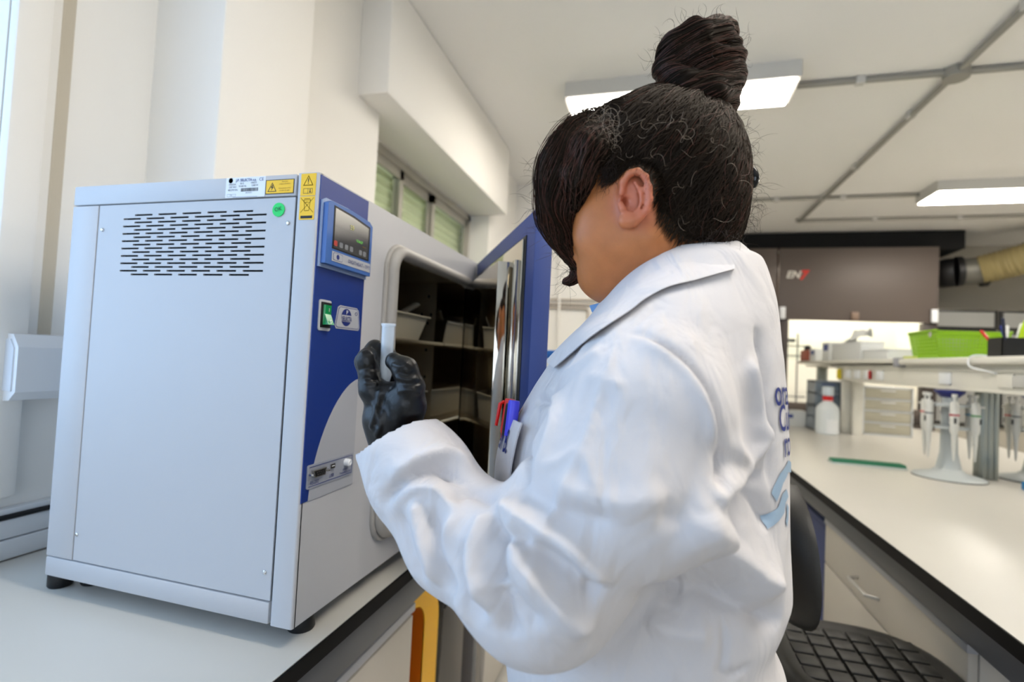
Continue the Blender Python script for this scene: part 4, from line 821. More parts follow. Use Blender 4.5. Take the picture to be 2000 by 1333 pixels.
# box with blue lid beyond the oven
bl = thing('benchtop_machine', 'white benchtop box with a blue lid beyond the open oven door', 'machine', (-.74, 3.3, .9))
ob('body', MB().rbox(-1.1, -.50, 3.05, 3.5, .905, 1.375, r=.01), white_pl, bl); ob('lid', MB().rbox(-1.1, -.50, 3.04, 3.5, 1.378, 1.43, r=.01), mat('lid_blue', (20, 90, 170), .4), bl)
# ================================================ the person: implicit surfaces meshed with surface nets
class Field:
    def __init__(s, lo, hi, h):
        s.lo = np.array(lo, np.float32); s.h = h; s.n = np.ceil((np.array(hi) - lo) / h).astype(int) + 1
        s.ax = [s.lo[i] + np.arange(s.n[i], dtype=np.float32) * h for i in range(3)]; s.F = np.full(s.n, 1., np.float32)
    def sl(s, lo, hi):
        a = np.clip(np.floor((np.array(lo) - s.lo) / s.h).astype(int), 0, s.n); b = np.clip(np.ceil((np.array(hi) - s.lo) / s.h).astype(int) + 1, 0, s.n)
        S_ = tuple(slice(i, j) for i, j in zip(a, b)); return S_, s.ax[0][S_[0]][:, None, None], s.ax[1][S_[1]][None, :, None], s.ax[2][S_[2]][None, None, :]
    def comb(s, S_, d, k, op):
        a = s.F[S_]
        if a.size == 0: return
        if op == 'sub': a2, d2 = -a, d
        elif op == 'int': a2, d2 = -a, -d
        else: a2, d2 = a, d
        if k > 0:
            h = np.maximum(k - np.abs(a2 - d2), 0) / k; m = np.minimum(a2, d2) - h * h * k * .25
        else: m = np.minimum(a2, d2)
        s.F[S_] = m if op == 'add' else -m
    def cone(s, a, b, ra, rb, k=.01, op='add', flat=None):
        a = np.array(a, np.float32); b = np.array(b, np.float32); m = max(ra, rb) + max(k, .01) + .012
        S_, X, Y, Z = s.sl(np.minimum(a, b) - m, np.maximum(a, b) + m); ba = b - a; L = float(ba @ ba) + 1e-12
        px, py, pz = X - a[0], Y - a[1], Z - a[2]; t = np.clip((px * ba[0] + py * ba[1] + pz * ba[2]) / L, 0, 1)
        qx, qy, qz = px - t * ba[0], py - t * ba[1], pz - t * ba[2]
        if flat is not None:
            fd, fk = flat; w = qx * fd[0] + qy * fd[1] + qz * fd[2]; c = (1 / fk - 1); qx = qx + fd[0] * w * c; qy = qy + fd[1] * w * c; qz = qz + fd[2] * w * c
        s.comb(S_, (np.sqrt(qx * qx + qy * qy + qz * qz) - (ra + (rb - ra) * t)).astype(np.float32), k, op); return s
    def chain(s, P, R, k=.01, op='add', flat=None):
        for i in range(len(P) - 1): s.cone(P[i], P[i + 1], R[i], R[i + 1], k, op, flat)
        return s
    def ell(s, c, r, axes=None, k=.01, op='add'):
        c = np.array(c, np.float32); m = max(r) + max(k, .01) + .01; S_, X, Y, Z = s.sl(c - m, c + m); M = np.eye(3) if axes is None else np.array(axes)
        px, py, pz = X - c[0], Y - c[1], Z - c[2]; q = 0
        for i in range(3): q = q + ((px * M[i][0] + py * M[i][1] + pz * M[i][2]) / r[i]) ** 2
        q = np.sqrt(q); s.comb(S_, ((q - 1) * min(r) * (.5 + .5 * (q < 1)) if False else (q - 1) * min(r)).astype(np.float32), k, op); return s
    def mesh(s):
        F_ = s.F; n = F_.shape; ins = F_ < 0; c = np.zeros(tuple(np.array(n) - 1), np.int8)
        def cor(i, j, k): return (slice(i, n[0] - 1 + i), slice(j, n[1] - 1 + j), slice(k, n[2] - 1 + k))
        for i in (0, 1):
            for j in (0, 1):
                for k in (0, 1): c += ins[cor(i, j, k)]
        act = (c > 0) & (c < 8); idx = -np.ones(act.shape, np.int64); I = np.argwhere(act); idx[act] = np.arange(len(I))
        acc = np.zeros((len(I), 3)); cnt = np.zeros(len(I)); E_ = []
        for ax in range(3):
            o = [q for q in range(3) if q != ax]
            for u in (0, 1):
                for v in (0, 1):
                    a = np.zeros(3, int); a[o[0]] = u; a[o[1]] = v; b = a.copy(); b[ax] = 1; A_, B_ = I + a, I + b
                    fa, fb = F_[A_[:, 0], A_[:, 1], A_[:, 2]], F_[B_[:, 0], B_[:, 1], B_[:, 2]]; x = (fa < 0) != (fb < 0)
                    t = np.where(x, fa / np.where(x, fa - fb, 1), 0); acc += x[:, None] * (a + np.outer(t, b - a)); cnt += x
        V = (I + acc / cnt[:, None]) * s.h + s.lo; Q = []
        for ax in range(3):
            o = [(ax + 1) % 3, (ax + 2) % 3]; sl0 = [slice(1, m - 1) for m in n]; sl0[ax] = slice(0, n[ax] - 1); sl1 = list(sl0); sl1[ax] = slice(1, n[ax])
            a, b = ins[tuple(sl0)], ins[tuple(sl1)]
            for flip in (0, 1):
                W_ = np.argwhere((a & ~b) if not flip else (~a & b)); W_[:, o[0]] += 1; W_[:, o[1]] += 1; e1 = np.zeros(3, int); e1[o[0]] = 1; e2 = np.zeros(3, int); e2[o[1]] = 1
                q = [W_ - e1 - e2, W_ - e2, W_, W_ - e1]; q = np.stack([idx[p[:, 0], p[:, 1], p[:, 2]] for p in q], 1); Q.append(q if not flip else q[:, ::-1])
        return V, np.concatenate(Q)
def vnormals(V, Q):
    N = np.zeros_like(V); fn = np.cross(V[Q[:, 2]] - V[Q[:, 0]], V[Q[:, 3]] - V[Q[:, 1]])
    for i in range(4): np.add.at(N, Q[:, i], fn)
    return N / (np.linalg.norm(N, axis=1)[:, None] + 1e-12)
def relax(V, Q, it=2, lam=.5):
    for _ in range(it):
        A_ = np.zeros_like(V); c = np.zeros(len(V))
        for i in range(4):
            j = Q[:, (i + 1) % 4]; np.add.at(A_, Q[:, i], V[j]); np.add.at(A_, j, V[Q[:, i]]); np.add.at(c, Q[:, i], 1); np.add.at(c, j, 1)
        V = V * (1 - lam) + lam * A_ / c[:, None]
    return V
def bvh(V, Q): return BVHTree.FromPolygons([tuple(v) for v in V], [tuple(q) for q in Q.tolist()])
def hit(tree, px, py):
    o = np.array([0, 0, EYE]); d = at(px, py, d=1.) - o; d /= np.linalg.norm(d); h = tree.ray_cast(Vector(o), Vector(d)); return None if h[0] is None else np.array(h[0])
def poly_dist(V, P):
    """distance of points to a polyline, and the parameter along it (0..1)"""
    D = np.full(len(V), 9.); T = np.zeros(len(V)); n = len(P) - 1
    for i in range(n):
        a, b = P[i], P[i + 1]; ba = b - a; t = np.clip((V - a) @ ba / (ba @ ba + 1e-12), 0, 1); d = np.linalg.norm(V - a - np.outer(t, ba), axis=1); m = d < D; D[m] = d[m]; T[m] = (i + t[m]) / n
    return D, T
def nz(V, f, seed):
    """cheap smooth noise from summed sines"""
    r = np.random.default_rng(seed); s_ = 0
    for _ in range(6):
        k = r.normal(size=3); k /= np.linalg.norm(k); s_ = s_ + np.sin(V @ (k * f * r.uniform(.6, 1.5)) + r.uniform(0, 6.28))
    return s_ / 3
# ---- key points (metres, room frame)
TH = math.radians(0); FW = np.array([-math.cos(TH), math.sin(TH), 0]); LS = np.array([-math.sin(TH), -math.cos(TH), 0])   # facing, her left
SHO, ELB, WRI = A(1256, 815, .468), A(1058, 1122, .455), A(770, 850, .575)
# torso sections: image row, left, right at the torso's depth
TD = .635
rows = [(560, 1215, 1448), (600, 1185, 1478), (650, 1120, 1503), (700, 1078, 1520), (760, 1040, 1535), (830, 1000, 1541), (900, 982, 1543), (1000, 978, 1542), (1090, 984, 1545), (1130, 986, 1552), (1165, 988, 1551), (1195, 988, 1544), (1230, 988, 1526), (1265, 988, 1508), (1300, 990, 1516), (1333, 994, 1530), (1420, 1000, 1550), (1600, 985, 1570), (2000, 960, 1600)]
SEC = []
for (r_, l_, q_) in rows:
    c = A((l_ + q_) / 2, r_, TD); hw = (q_ - l_) / 2 * TD / F; SEC.append((c[2], c[0], c[1], hw))
SEC = np.array(SEC)[::-1]
WID = {1.50: .10, 1.46: .125, 1.42: .155, 1.36: .172, 1.28: .178, 1.18: .178, 1.08: .19, .98: .20, .6: .225}
wz = np.array(sorted(WID)); wv = np.array([WID[z] for z in wz])
_want = [(l_, q_) for (_, l_, q_) in rows][::-1]
for _ in range(6):      # fit each section's outline to the width seen
    for i, (l_, q_) in enumerate(_want):
        z_, cx_, cy_2, hb2 = SEC[i]; wa_ = np.interp(z_, wz, wv); a_ = np.linspace(0, 6.28, 73); c1, s1 = np.cos(a_), np.sin(a_); e_ = 2 / 2.3
        pts_ = np.array([cx_, cy_2, z_]) + np.outer(np.sign(c1) * np.abs(c1) ** e_ * hb2, FW) + np.outer(np.sign(s1) * np.abs(s1) ** e_ * wa_, LS); X_, Y_, D2 = project(pts_)
        il_, iq_ = X_.argmin(), X_.argmax(); l_ = np.interp(Y_[il_], [r_[0] for r_ in rows], [r_[1] for r_ in rows]); q_ = np.interp(Y_[iq_], [r_[0] for r_ in rows], [r_[2] for r_ in rows])
        SEC[i, 1:3] += (CR * ((l_ + q_) - (X_.min() + X_.max())) / 2 * .62 / F)[:2]; SEC[i, 3] *= ((q_ - l_) / (X_.max() - X_.min())) ** .9
def torso(fld, grow=0., zlo=.62, zhi=1.475, k=.02, kd=1.):
    S_, X, Y, Z = fld.sl((-.6, .2, zlo), (.6, 1.2, zhi + .02)); zz = Z.ravel()
    cx, cy, hb = [np.interp(zz, SEC[:, 0], SEC[:, i]).astype(np.float32)[None, None, :] for i in (1, 2, 3)]
    wa = np.interp(zz, wz, wv).astype(np.float32)[None, None, :] + grow; hb = hb * kd + grow
    u = (X - cx) * FW[0] + (Y - cy) * FW[1]; w = (X - cx) * LS[0] + (Y - cy) * LS[1]
    q = (np.abs(u / hb) ** 2.3 + np.abs(w / wa) ** 2.3) ** (1 / 2.3); d = (q - 1) * np.minimum(hb, wa)
    d = np.maximum(d, np.maximum(Z - zhi, zlo - Z)); fld.comb(S_, d.astype(np.float32), k, 'add')
SHR = SHO - LS * .335 + np.array([0, 0, .0]); c_ = A(1265, 815, TD); SHR = c_ - LS * (c_ - SHO).dot(LS) * -1 if False else SHO - LS * .33
ELR = SHR + np.array([.03, .02, -.27]); WRR = ELR + np.array([-.10, -.01, -.20])
fo1 = A(903, 1045, .512)
# ---------------- lab coat
CF_ = Field((-.46, .22, .60), (.42, 1.06, 1.53), .0038)
torso(CF_, 0, .62, 1.475)
ntop = A(1345, 560, .60)
CF_.cone(A(1262, 722, .475) , A(1345, 600, .60), .052, .075, .05)                # near shoulder to neck
CF_.cone(A(1262, 722, .475) - LS * .30, A(1345, 600, .60), .055, .075, .05)
CF_.cone(ntop + [0, 0, -.09], A(1330, 575, .60), .085, .062, .04)
CF_.chain([SHO, A(1203, 950, .458), ELB], [.080, .079, .072], .022)
CF_.chain([ELB, fo1, A(822, 930, .545), WRI], [.069, .055, .0525, .048], .022)
CF_.ell(A(1290, 700, .52), (.055, .05, .05), None, .04)
CF_.chain([SHR, (SHR + ELR) / 2, ELR, WRR], [.082, .075, .066, .05], .035)
# flat cuffs and hollow sleeve ends
def plane_cut(fld, P, n, lo, hi, k=.006):
    S_, X, Y, Z = fld.sl(lo, hi); d = -((X - P[0]) * n[0] + (Y - P[1]) * n[1] + (Z - P[2]) * n[2]); fld.comb(S_, d.astype(np.float32), k, 'sub')
ax1 = (WRI - A(822, 925, .545)); ax1 /= np.linalg.norm(ax1); CUTP = A(771, 838, .57)
cutn = A(771, 838, .57) - A(822, 925, .56); cutn /= np.linalg.norm(cutn)
plane_cut(CF_, CUTP, cutn, CUTP - .11, CUTP + .11)
CF_.cone(CUTP + cutn * .03, CUTP - cutn * .07, .044, .046, .006, 'sub')
ax2 = (WRR - ELR) / np.linalg.norm(WRR - ELR); plane_cut(CF_, WRR, ax2, WRR - .09, WRR + .09); CF_.cone(WRR + ax2 * .03, WRR - ax2 * .06, .044, .044, .003, 'sub')
plane_cut(CF_, np.array([0, 0, .64]), np.array([0, 0, -1.]), (-.46, .22, .59), (.42, 1.06, .66))
V, Q = CF_.mesh(); V = relax(V, Q, 2); T0 = bvh(V, Q)
N = vnormals(V, Q)
vpx, vpy, vd = project(V)
# folds: (pixels the fold passes through on the cloth, height mm (+ ridge, - crease), half width mm)
FOLDS = [
 ([(1228, 648), (1290, 670), (1340, 707), (1382, 760), (1403, 820), (1410, 870), (1400, 920), (1384, 955)], -3.5, 4),
 ([(1240, 660), (1290, 690), (1330, 725), (1365, 775), (1384, 825), (1390, 870)], 2.5, 9),
 ([(1425, 870), (1440, 905), (1400, 950), (1375, 975)], 5, 12), ([(1412, 880), (1402, 925), (1380, 965)], -6, 7),
 ([(1212, 660), (1190, 720), (1165, 800), (1140, 872), (1105, 945), (1080, 1000), (1045, 1060), (990, 1120)], 1.6, 4),
 ([(1138, 875), (1100, 895), (1060, 918)], 1.2, 4), ([(1138, 878), (1155, 920), (1170, 960)], 1.2, 4), ([(1150, 737), (1185, 745), (1215, 756)], 1.6, 3.5),
 ([(975, 985), (1000, 1003), (1050, 1030), (1110, 1065), (1160, 1110), (1195, 1140)], 6, 13),
 ([(1000, 1040), (1060, 1062), (1110, 1098), (1150, 1135), (1180, 1150)], -7, 11),
 ([(1010, 955), (1060, 985), (1120, 1010), (1200, 1020)], -3.5, 12), ([(1080, 945), (1150, 975), (1230, 985), (1300, 960)], 3, 14),
 ([(990, 1070), (1030, 1120), (1070, 1170), (1120, 1210), (1160, 1225)], 5, 13), ([(985, 1130), (1020, 1180), (1060, 1220)], -4, 10),
 ([(988, 985), (978, 1020), (985, 1060), (980, 1105), (972, 1145)], -7, 8), ([(972, 1145), (985, 1200), (1000, 1250)], -5, 10),
 ([(962, 1000), (945, 1040), (930, 1085), (938, 1140), (960, 1200)], 6, 11), ([(1004, 985), (1002, 1040), (1015, 1100), (1045, 1165)], 5, 9),
 ([(915, 1060), (905, 1110), (915, 1160), (945, 1215)], -5, 11), ([(880, 985), (925, 960), (965, 985)], -4, 9),
 ([(765, 935), (795, 915), (835, 895), (880, 890), (925, 925)], 5, 10), ([(745, 985), (775, 955), (810, 930), (860, 922), (910, 945)], -5.5, 8),
 ([(728, 1000), (760, 982), (800, 958), (850, 962), (900, 1000)], 5, 10), ([(775, 1000), (790, 1040), (800, 1085), (830, 1140)], -3, 10),
 ([(812, 975), (822, 1030), (838, 1080), (862, 1140)], 4.5, 9), ([(848, 990), (852, 1050), (868, 1110), (895, 1170)], -4.5, 9),
 ([(905, 1000), (875, 1045), (868, 1090), (890, 1150), (920, 1220)], 4, 9), ([(760, 1010), (765, 1060), (790, 1100)], 2.5, 8),
 ([(720, 948), (738, 890), (770, 838), (805, 812), (845, 812)], -1.2, 2.5), ([(712, 930), (728, 870), (765, 815), (800, 795), (835, 795)], .8, 5),
 ([(1400, 945), (1440, 905), (1475, 870), (1490, 830)], 5, 13), ([(1395, 985), (1430, 955), (1465, 935), (1500, 925)], -6, 12),
 ([(1330, 1010), (1375, 1030), (1420, 1075), (1470, 1120), (1520, 1150), (1552, 1168)], 9, 24),
 ([(1250, 1158), (1320, 1150), (1390, 1160), (1450, 1185), (1500, 1210), (1530, 1215)], -8, 15),
 ([(1475, 1000), (1452, 1045), (1448, 1080), (1455, 1120)], -2.5, 4), ([(1440, 1010), (1428, 1060), (1440, 1110)], 3, 12),
 ([(1166, 1238), (1166, 1290), (1166, 1345)], -1.6, 3), ([(1418, 1165), (1417, 1230), (1414, 1310)], -1.6, 3), ([(1420, 1218), (1470, 1216), (1530, 1220)], -2.6, 3.5),
 ([(1400, 1302), (1425, 1322), (1465, 1305)], -2, 3), ([(1260, 1200), (1310, 1230), (1390, 1240)], 4, 16),
 ([(1478, 640), (1492, 700), (1500, 780), (1506, 860), (1508, 960)], -4, 10), ([(1455, 700), (1470, 780), (1478, 860)], 4, 14), ([(1455, 960), (1480, 985), (1500, 1030)], -4, 12),
 ([(1232, 645), (1262, 618), (1290, 598)], -1.6, 2.5), ([(1045, 788), (1062, 784), (1085, 800)], -4, 5), ([(1050, 795), (1040, 850), (1026, 905), (1010, 955)], -5, 7),
 ([(1075, 760), (1085, 800), (1070, 870), (1040, 940)], 3, 10), ([(1280, 1000), (1330, 1010), (1360, 990)], -3, 10), ([(1180, 680), (1120, 720), (1065, 765)], 2, 9), ([(1160, 700), (1100, 745), (1060, 790)], -2, 8)]
cuttree = T0
for pts, amp, wid in FOLDS:
    P = [hit(T0, *p) for p in pts]; P = [p for p in P if p is not None]
    if len(P) < 2: continue
    P = [np.array(q) for q in smooth_pts(P, 4)]; lo, hi = np.min(P, 0) - .06, np.max(P, 0) + .06; m = np.all((V > lo) & (V < hi), axis=1)
    if not m.any(): continue
    D, T_ = poly_dist(V[m], P); w = wid / 1000; fade = np.clip(np.minimum(T_, 1 - T_) * 5 + .15, 0, 1)
    V[m] += N[m] * (np.exp(-(np.sqrt((D / w) ** 2 + .09) - .3) * 1.7) * amp * 2.7 / 1000 * fade)[:, None]
V = relax(V, Q, 1, .4); V += N * (nz(V, 34, 3) * .0010 + nz(V, 75, 4) * .0005)[:, None]
coat_m = mat('lab_coat_cotton', (204, 200, 200), .88, bump=.35, bscale=1400, sheen=.1)
_n = coat_m.node_tree; _b = _n.nodes['Principled BSDF']; _t = [q for q in _n.nodes if q.type == 'TEX_COORD'][0]; _w = _n.nodes.new('ShaderNodeTexNoise'); _w.inputs['Scale'].default_value = 11; _w.inputs['Detail'].default_value = 2.5; _w.inputs['Distortion'].default_value = 1.6
_m = _n.nodes.new('ShaderNodeMapping'); _m.inputs['Scale'].default_value = (1.6, 1.2, .8); _m.inputs['Rotation'].default_value = (.3, .6, 0); _u = _n.nodes.new('ShaderNodeBump'); _u.inputs['Strength'].default_value = .55; _u.inputs['Distance'].default_value = .014
_n.links.new(_t.outputs['Object'], _m.inputs[0]); _n.links.new(_m.outputs[0], _w.inputs['Vector']); _n.links.new(_w.outputs['Fac'], _u.inputs['Height']); _old = [q for q in _n.nodes if q.type == 'BUMP' and q != _u][0]; _n.links.new(_u.outputs['Normal'], _old.inputs['Normal'])
body_lo = np.array([.0, .62, 0])
# ---------------- body (skin): hidden trunk and legs, detailed head, hands
def hand(fld, K, R, grow):
    """K: dict of joint chains, R: radii"""
    for nm in K: fld.chain(K[nm], [r + grow for r in R[nm]], .006 if nm != 'palm' else .012)
D_ = .575
HL = {'wrist': [A(782, 872, .578), A(764, 818, .574)], 'palm1': [A(764, 822, .572), A(726, 762, .566)], 'palm2': [A(764, 822, .58), A(724, 756, .583)], 'palm3': [A(764, 826, .588), A(727, 762, .602)], 'palm4': [A(768, 832, .592), A(735, 775, .618)],
      'index': [A(727, 763, .564), A(717, 704, .566), A(733, 684, .580), A(760, 692, .588)], 'middle': [A(724, 757, .583), A(714, 706, .588), A(732, 688, .600), A(762, 702, .603)],
      'ring': [A(727, 763, .602), A(718, 716, .606), A(736, 702, .616), A(764, 722, .612)], 'little': [A(735, 775, .618), A(726, 738, .622), A(744, 728, .628), A(768, 742, .622)],
      'thenar': [A(785, 838, .568), A(796, 792, .556), A(803, 757, .549)], 'web': [A(745, 772, .566), A(792, 775, .556)], 'thumb': [A(803, 757, .549), A(791, 722, .549), A(770, 706, .556)]}
RL = {'wrist': [.033, .031], 'palm1': [.021, .0125], 'palm2': [.021, .012], 'palm3': [.021, .012], 'palm4': [.018, .011], 'index': [.0125, .0105, .0098, .0078], 'middle': [.0122, .0104, .0098, .008],
      'ring': [.0118, .010, .0094, .0076], 'little': [.0105, .009, .0085, .0068], 'thenar': [.021, .019, .0135], 'web': [.015, .016], 'thumb': [.0135, .0122, .0092]}
# mirror-like relaxed right hand hanging below the right cuff
hx = ax2; hs = np.cross(hx, [0, 1., 0]); hs /= np.linalg.norm(hs); hb_ = np.array([0, 1., 0])
def H(a, b, c): return WRR + hx * a + np.array([0, 1., 0]) * b + hs * c
HR = {'wrist': [H(-.03, 0, 0), H(.02, 0, 0)]}; RR_ = {'wrist': [.026, .026]}
for i, nm in enumerate(('index', 'middle', 'ring', 'little')):
    b = .0 ; o = (-.03 + .02 * i); L_ = (.040, .044, .040, .032)[i]
    HR['palm%d' % i] = [H(.02, 0, o * .6), H(.085, 0, o)]; RR_['palm%d' % i] = [.017, .0125]
    HR[nm] = [H(.085, 0, o), H(.085 + L_, -.008, o), H(.085 + L_ * 1.5, -.024, o), H(.085 + L_ * 1.75, -.042, o)]; RR_[nm] = [.0115, .0098, .009, .0072]
HR['thumb'] = [H(.02, -.01, -.025), H(.05, -.025, -.048), H(.08, -.035, -.054), H(.10, -.042, -.05)]; RR_['thumb'] = [.016, .0135, .0118, .009]
BF = Field((-.42, .30, 0), (.40, 1.10, 1.5), .009)
torso(BF, -.030, .75, 1.44, .02, .86)
PX, PY = SEC[0][1], SEC[0][2]; hipc = np.array([np.interp(.9, SEC[:, 0], SEC[:, 1]), np.interp(.9, SEC[:, 0], SEC[:, 2]), .9])
feet = []
for sgn in (1, -1):
    h_ = hipc + LS * .09 * sgn + [0, 0, -.02]; kn = h_ + FW * .02 + LS * .015 * sgn; kn[2] = .50; an = kn - FW * .05; an[2] = .09; feet.append(an)
    BF.chain([h_, kn, an], [.088, .058, .038], .03); BF.chain([an - [0, 0, .03], an + FW * .17 - [0, 0, .055]], [.036, .026], .02)
for s0, e0, w0 in ((SHO, ELB, WRI), (SHR, ELR, WRR)): BF.chain([s0, e0, w0], [.040, .026, .024], .02)
BF.chain([A(1330, 640, .60), A(1310, 540, .597)], [.06, .056], .04)
bV, bQ = BF.mesh(); bV = relax(bV, bQ, 2)
# head, pixel + depth authored on the head's own planes
HD = .585
HF = Field(A(1290, 360, HD) - .16, A(1290, 360, HD) + .16, .0019)
AX = np.array([CR, CU, CF]); AXt = AX
HF.ell(A(1296, 322, HD), (.083, .078, .070), AX, .01)
HF.ell(A(1225, 345, HD), (.060, .066, .060), AX, .02)
HF.ell(A(1205, 440, HD), (.050, .064, .050), AX, .03)
HF.cone(A(1168, 530, HD), A(1180, 508, HD), .020, .028, .02)                                   # chin
for w in (-.038, .038):
    HF.ell(A(1178, 452, HD + w), (.030, .034, .020), AX, .03)                                  # cheek
    HF.cone(A(1180, 535, HD + w * .4), A(1262, 470, HD + w * 1.25), .018, .022, .03)           # jaw
HF.cone(A(1205, 545, HD), A(1275, 535, HD), .024, .034, .03)                                   # under the chin
HF.cone(A(1285, 480, .594), A(1325, 610, .602), .056, .062, .035)
HF.cone(A(1318, 430, .59), A(1340, 560, .60), .047, .054, .03)
HF.cone(A(1124, 392, HD), A(1102, 440, HD), .0075, .0105, .010); HF.ell(A(1100, 444, HD), (.011, .009, .012), AX, .006)      # nose
for w in (-.010, .010): HF.ell(A(1108, 450, HD + w), (.008, .006, .006), AX, .004)
HF.cone(A(1118, 484, HD - .018), A(1118, 484, HD + .018), .0065, .0065, .006); HF.cone(A(1121, 500, HD - .015), A(1121, 500, HD + .015), .007, .007, .006)
HF.cone(A(1109, 493, HD - .02), A(1109, 493, HD + .02), .0015, .0015, .002, 'sub')
for w in (-.030, .030):
    HF.ell(A(1120, 388, HD + w), (.014, .010, .014), AX, .012, 'sub'); HF.cone(A(1118, 366, HD + w * .6), A(1132, 366, HD + w * 1.5), .008, .007, .012)
    HF.ell(A(1132, 390, HD + w), (.0120, .0110, .012), AX, .004)
# ears (both sides)
for sd in (0, 1):
    def E_(px, py, d):
        p = A(px, py, d)
        if sd: p = p + CF * 2 * (HD - .004 - d); p = p + CR * 0
        return p
    HF.ell(E_(1240, 388, .520), (.017, .029, .0075), AX, .006)
    hx_ = [(1214, 378, .514), (1217, 356, .512), (1230, 339, .509), (1246, 335, .507), (1260, 346, .505), (1267, 366, .504), (1269, 390, .504), (1263, 410, .505), (1250, 424, .507), (1236, 434, .509), (1222, 436, .511)]
    HF.chain([E_(*q) for q in hx_], [.003, .0034, .0036, .0036, .0036, .0035, .0034, .0034, .0036, .005, .005], .003)
    HF.chain([E_(*q) for q in [(1240, 356, .510), (1251, 371, .507), (1252, 391, .506), (1243, 409, .508), (1229, 420, .510)]], [.0022, .003, .0032, .003, .0035], .003)
    HF.ell(E_(1232, 392, .506), (.0085, .0115, .0085), AX, .003, 'sub'); HF.ell(E_(1243, 358, .505), (.0052, .0070, .0032), AX, .003, 'sub')
    HF.ell(E_(1259, 380, .501), (.0018, .014, .0028), AX, .002, 'sub')
    HF.cone(E_(1213, 400, .511), E_(1216, 408, .509), .004, .004, .004); HF.ell(E_(1222, 395, .514), (.004, .0055, .012), AX, .002, 'sub')
    HF.ell(E_(1224, 430, .510), (.0085, .0075, .0055), AX, .004)
hV, hQ = HF.mesh(); hV = relax(hV, hQ, 1, .4)
GL = Field(A(760, 770, .59) - .09, A(760, 770, .59) + .09, .0017); hand(GL, HL, RL, -.0016); lV, lQ = GL.mesh()
GR = Field(WRR + ax2 * .06 - .12, WRR + ax2 * .06 + .12, .003); hand(GR, HR, RR_, -.0016); rV, rQ = GR.mesh()
def join(*L_):
    Vs, Qs, n = [], [], 0
    for v, q in L_: Vs.append(v); Qs.append(np.asarray(q) + n); n += len(v)
    return np.concatenate(Vs), np.concatenate(Qs)
pV, pQ = join((bV, bQ), (hV, hQ), (lV, lQ), (rV, rQ))
PL = np.array([hipc[0], hipc[1], 0])
skin = bpy.data.materials.new('skin'); skin.use_nodes = True; nt = skin.node_tree; b = nt.nodes['Principled BSDF']
b.inputs['Roughness'].default_value = .48; b.inputs['Subsurface Weight'].default_value = .25; b.inputs['Subsurface Radius'].default_value = (.010, .004, .002); b.inputs['Subsurface Scale'].default_value = 1.
vc = nt.nodes.new('ShaderNodeVertexColor'); vc.layer_name = 'skin_tone'; tc = nt.nodes.new('ShaderNodeTexCoord'); n1 = nt.nodes.new('ShaderNodeTexNoise'); n1.inputs['Scale'].default_value = 60; n1.inputs['Detail'].default_value = 6
mxx = nt.nodes.new('ShaderNodeMix'); mxx.data_type = 'RGBA'; mxx.blend_type = 'MULTIPLY'; mxx.inputs[0].default_value = .35; nt.links.new(tc.outputs['Object'], n1.inputs['Vector']); nt.links.new(vc.outputs[0], mxx.inputs[6]); nt.links.new(n1.outputs['Fac'], mxx.inputs[7]); nt.links.new(mxx.outputs[2], b.inputs['Base Color'])
n2 = nt.nodes.new('ShaderNodeTexNoise'); n2.inputs['Scale'].default_value = 900; bp = nt.nodes.new('ShaderNodeBump'); bp.inputs['Strength'].default_value = .25; bp.inputs['Distance'].default_value = .0006
nt.links.new(tc.outputs['Object'], n2.inputs['Vector']); nt.links.new(n2.outputs['Fac'], bp.inputs['Height']); nt.links.new(bp.outputs['Normal'], b.inputs['Normal'])
person = mesh_obj('person', pV, pQ.tolist(), skin, None, smooth=180, loc=tuple(PL))
tag(person, 'woman in white lab coat and black gloves, dark hair in a bun', 'person')
colr = np.tile(np.array(lin((200, 124, 70))), (len(pV), 1)); earc = A(1246, 385, .507); dE = np.linalg.norm(pV - earc, axis=1)
red = np.array(lin((216, 120, 96))); w_ = np.clip(1 - (dE - .018) / .02, 0, 1)[:, None] * .65; colr = colr * (1 - w_) + red * w_
lipc = A(1118, 490, HD); w_ = np.clip(1 - (np.linalg.norm(pV - lipc, axis=1) - .010) / .012, 0, 1)[:, None] * .7; colr = colr * (1 - w_) + np.array(lin((176, 84, 78))) * w_
ca = person.data.color_attributes.new('skin_tone', 'FLOAT_COLOR', 'POINT'); ca.data.foreach_set('color', colr.astype(np.float32).ravel())
for w in (-.030, .030):
    c = A(1132, 390, HD + w); eye = ob('eye', MB().lathe(tuple(c - CR * .0025), [(0, -.0122)] + [(.0122 * math.sin(a), -.0122 * math.cos(a)) for a in np.linspace(.2, 2.9, 10)] + [(0, .0122)], 20, axis=tuple(-CR)), mat('eye_white', (225, 220, 214), .2), person)
    ob('iris', MB().lathe(tuple(c - CR * .0148), [(.0052, 0), (.005, .0006), (0, .001)], 20, axis=tuple(-CR)), mat('iris_brown', (46, 26, 16), .15), eye)
coat = mesh_obj('lab_coat', V, Q.tolist(), coat_m, person, smooth=180); coat['label'] = 'white cotton lab coat'
CT = bvh(V, Q)
TF = Field((-.35, .30, 1.0), (.35, 1.0, 1.48), .008); torso(TF, 0, 1.0, 1.475); tV, tQ = TF.mesh(); TT = bvh(relax(tV, tQ, 2), tQ)
USE = [None]
def on_coat(P, d, off=.0012):
    t_ = USE[0] or CT; h = t_.ray_cast(Vector(P), Vector(d))
    if h[0] is None or h[3] > .09: h = t_.find_nearest(Vector(P) + Vector(d) * .04)
    return np.array(h[0]) + np.array(h[1]) * off
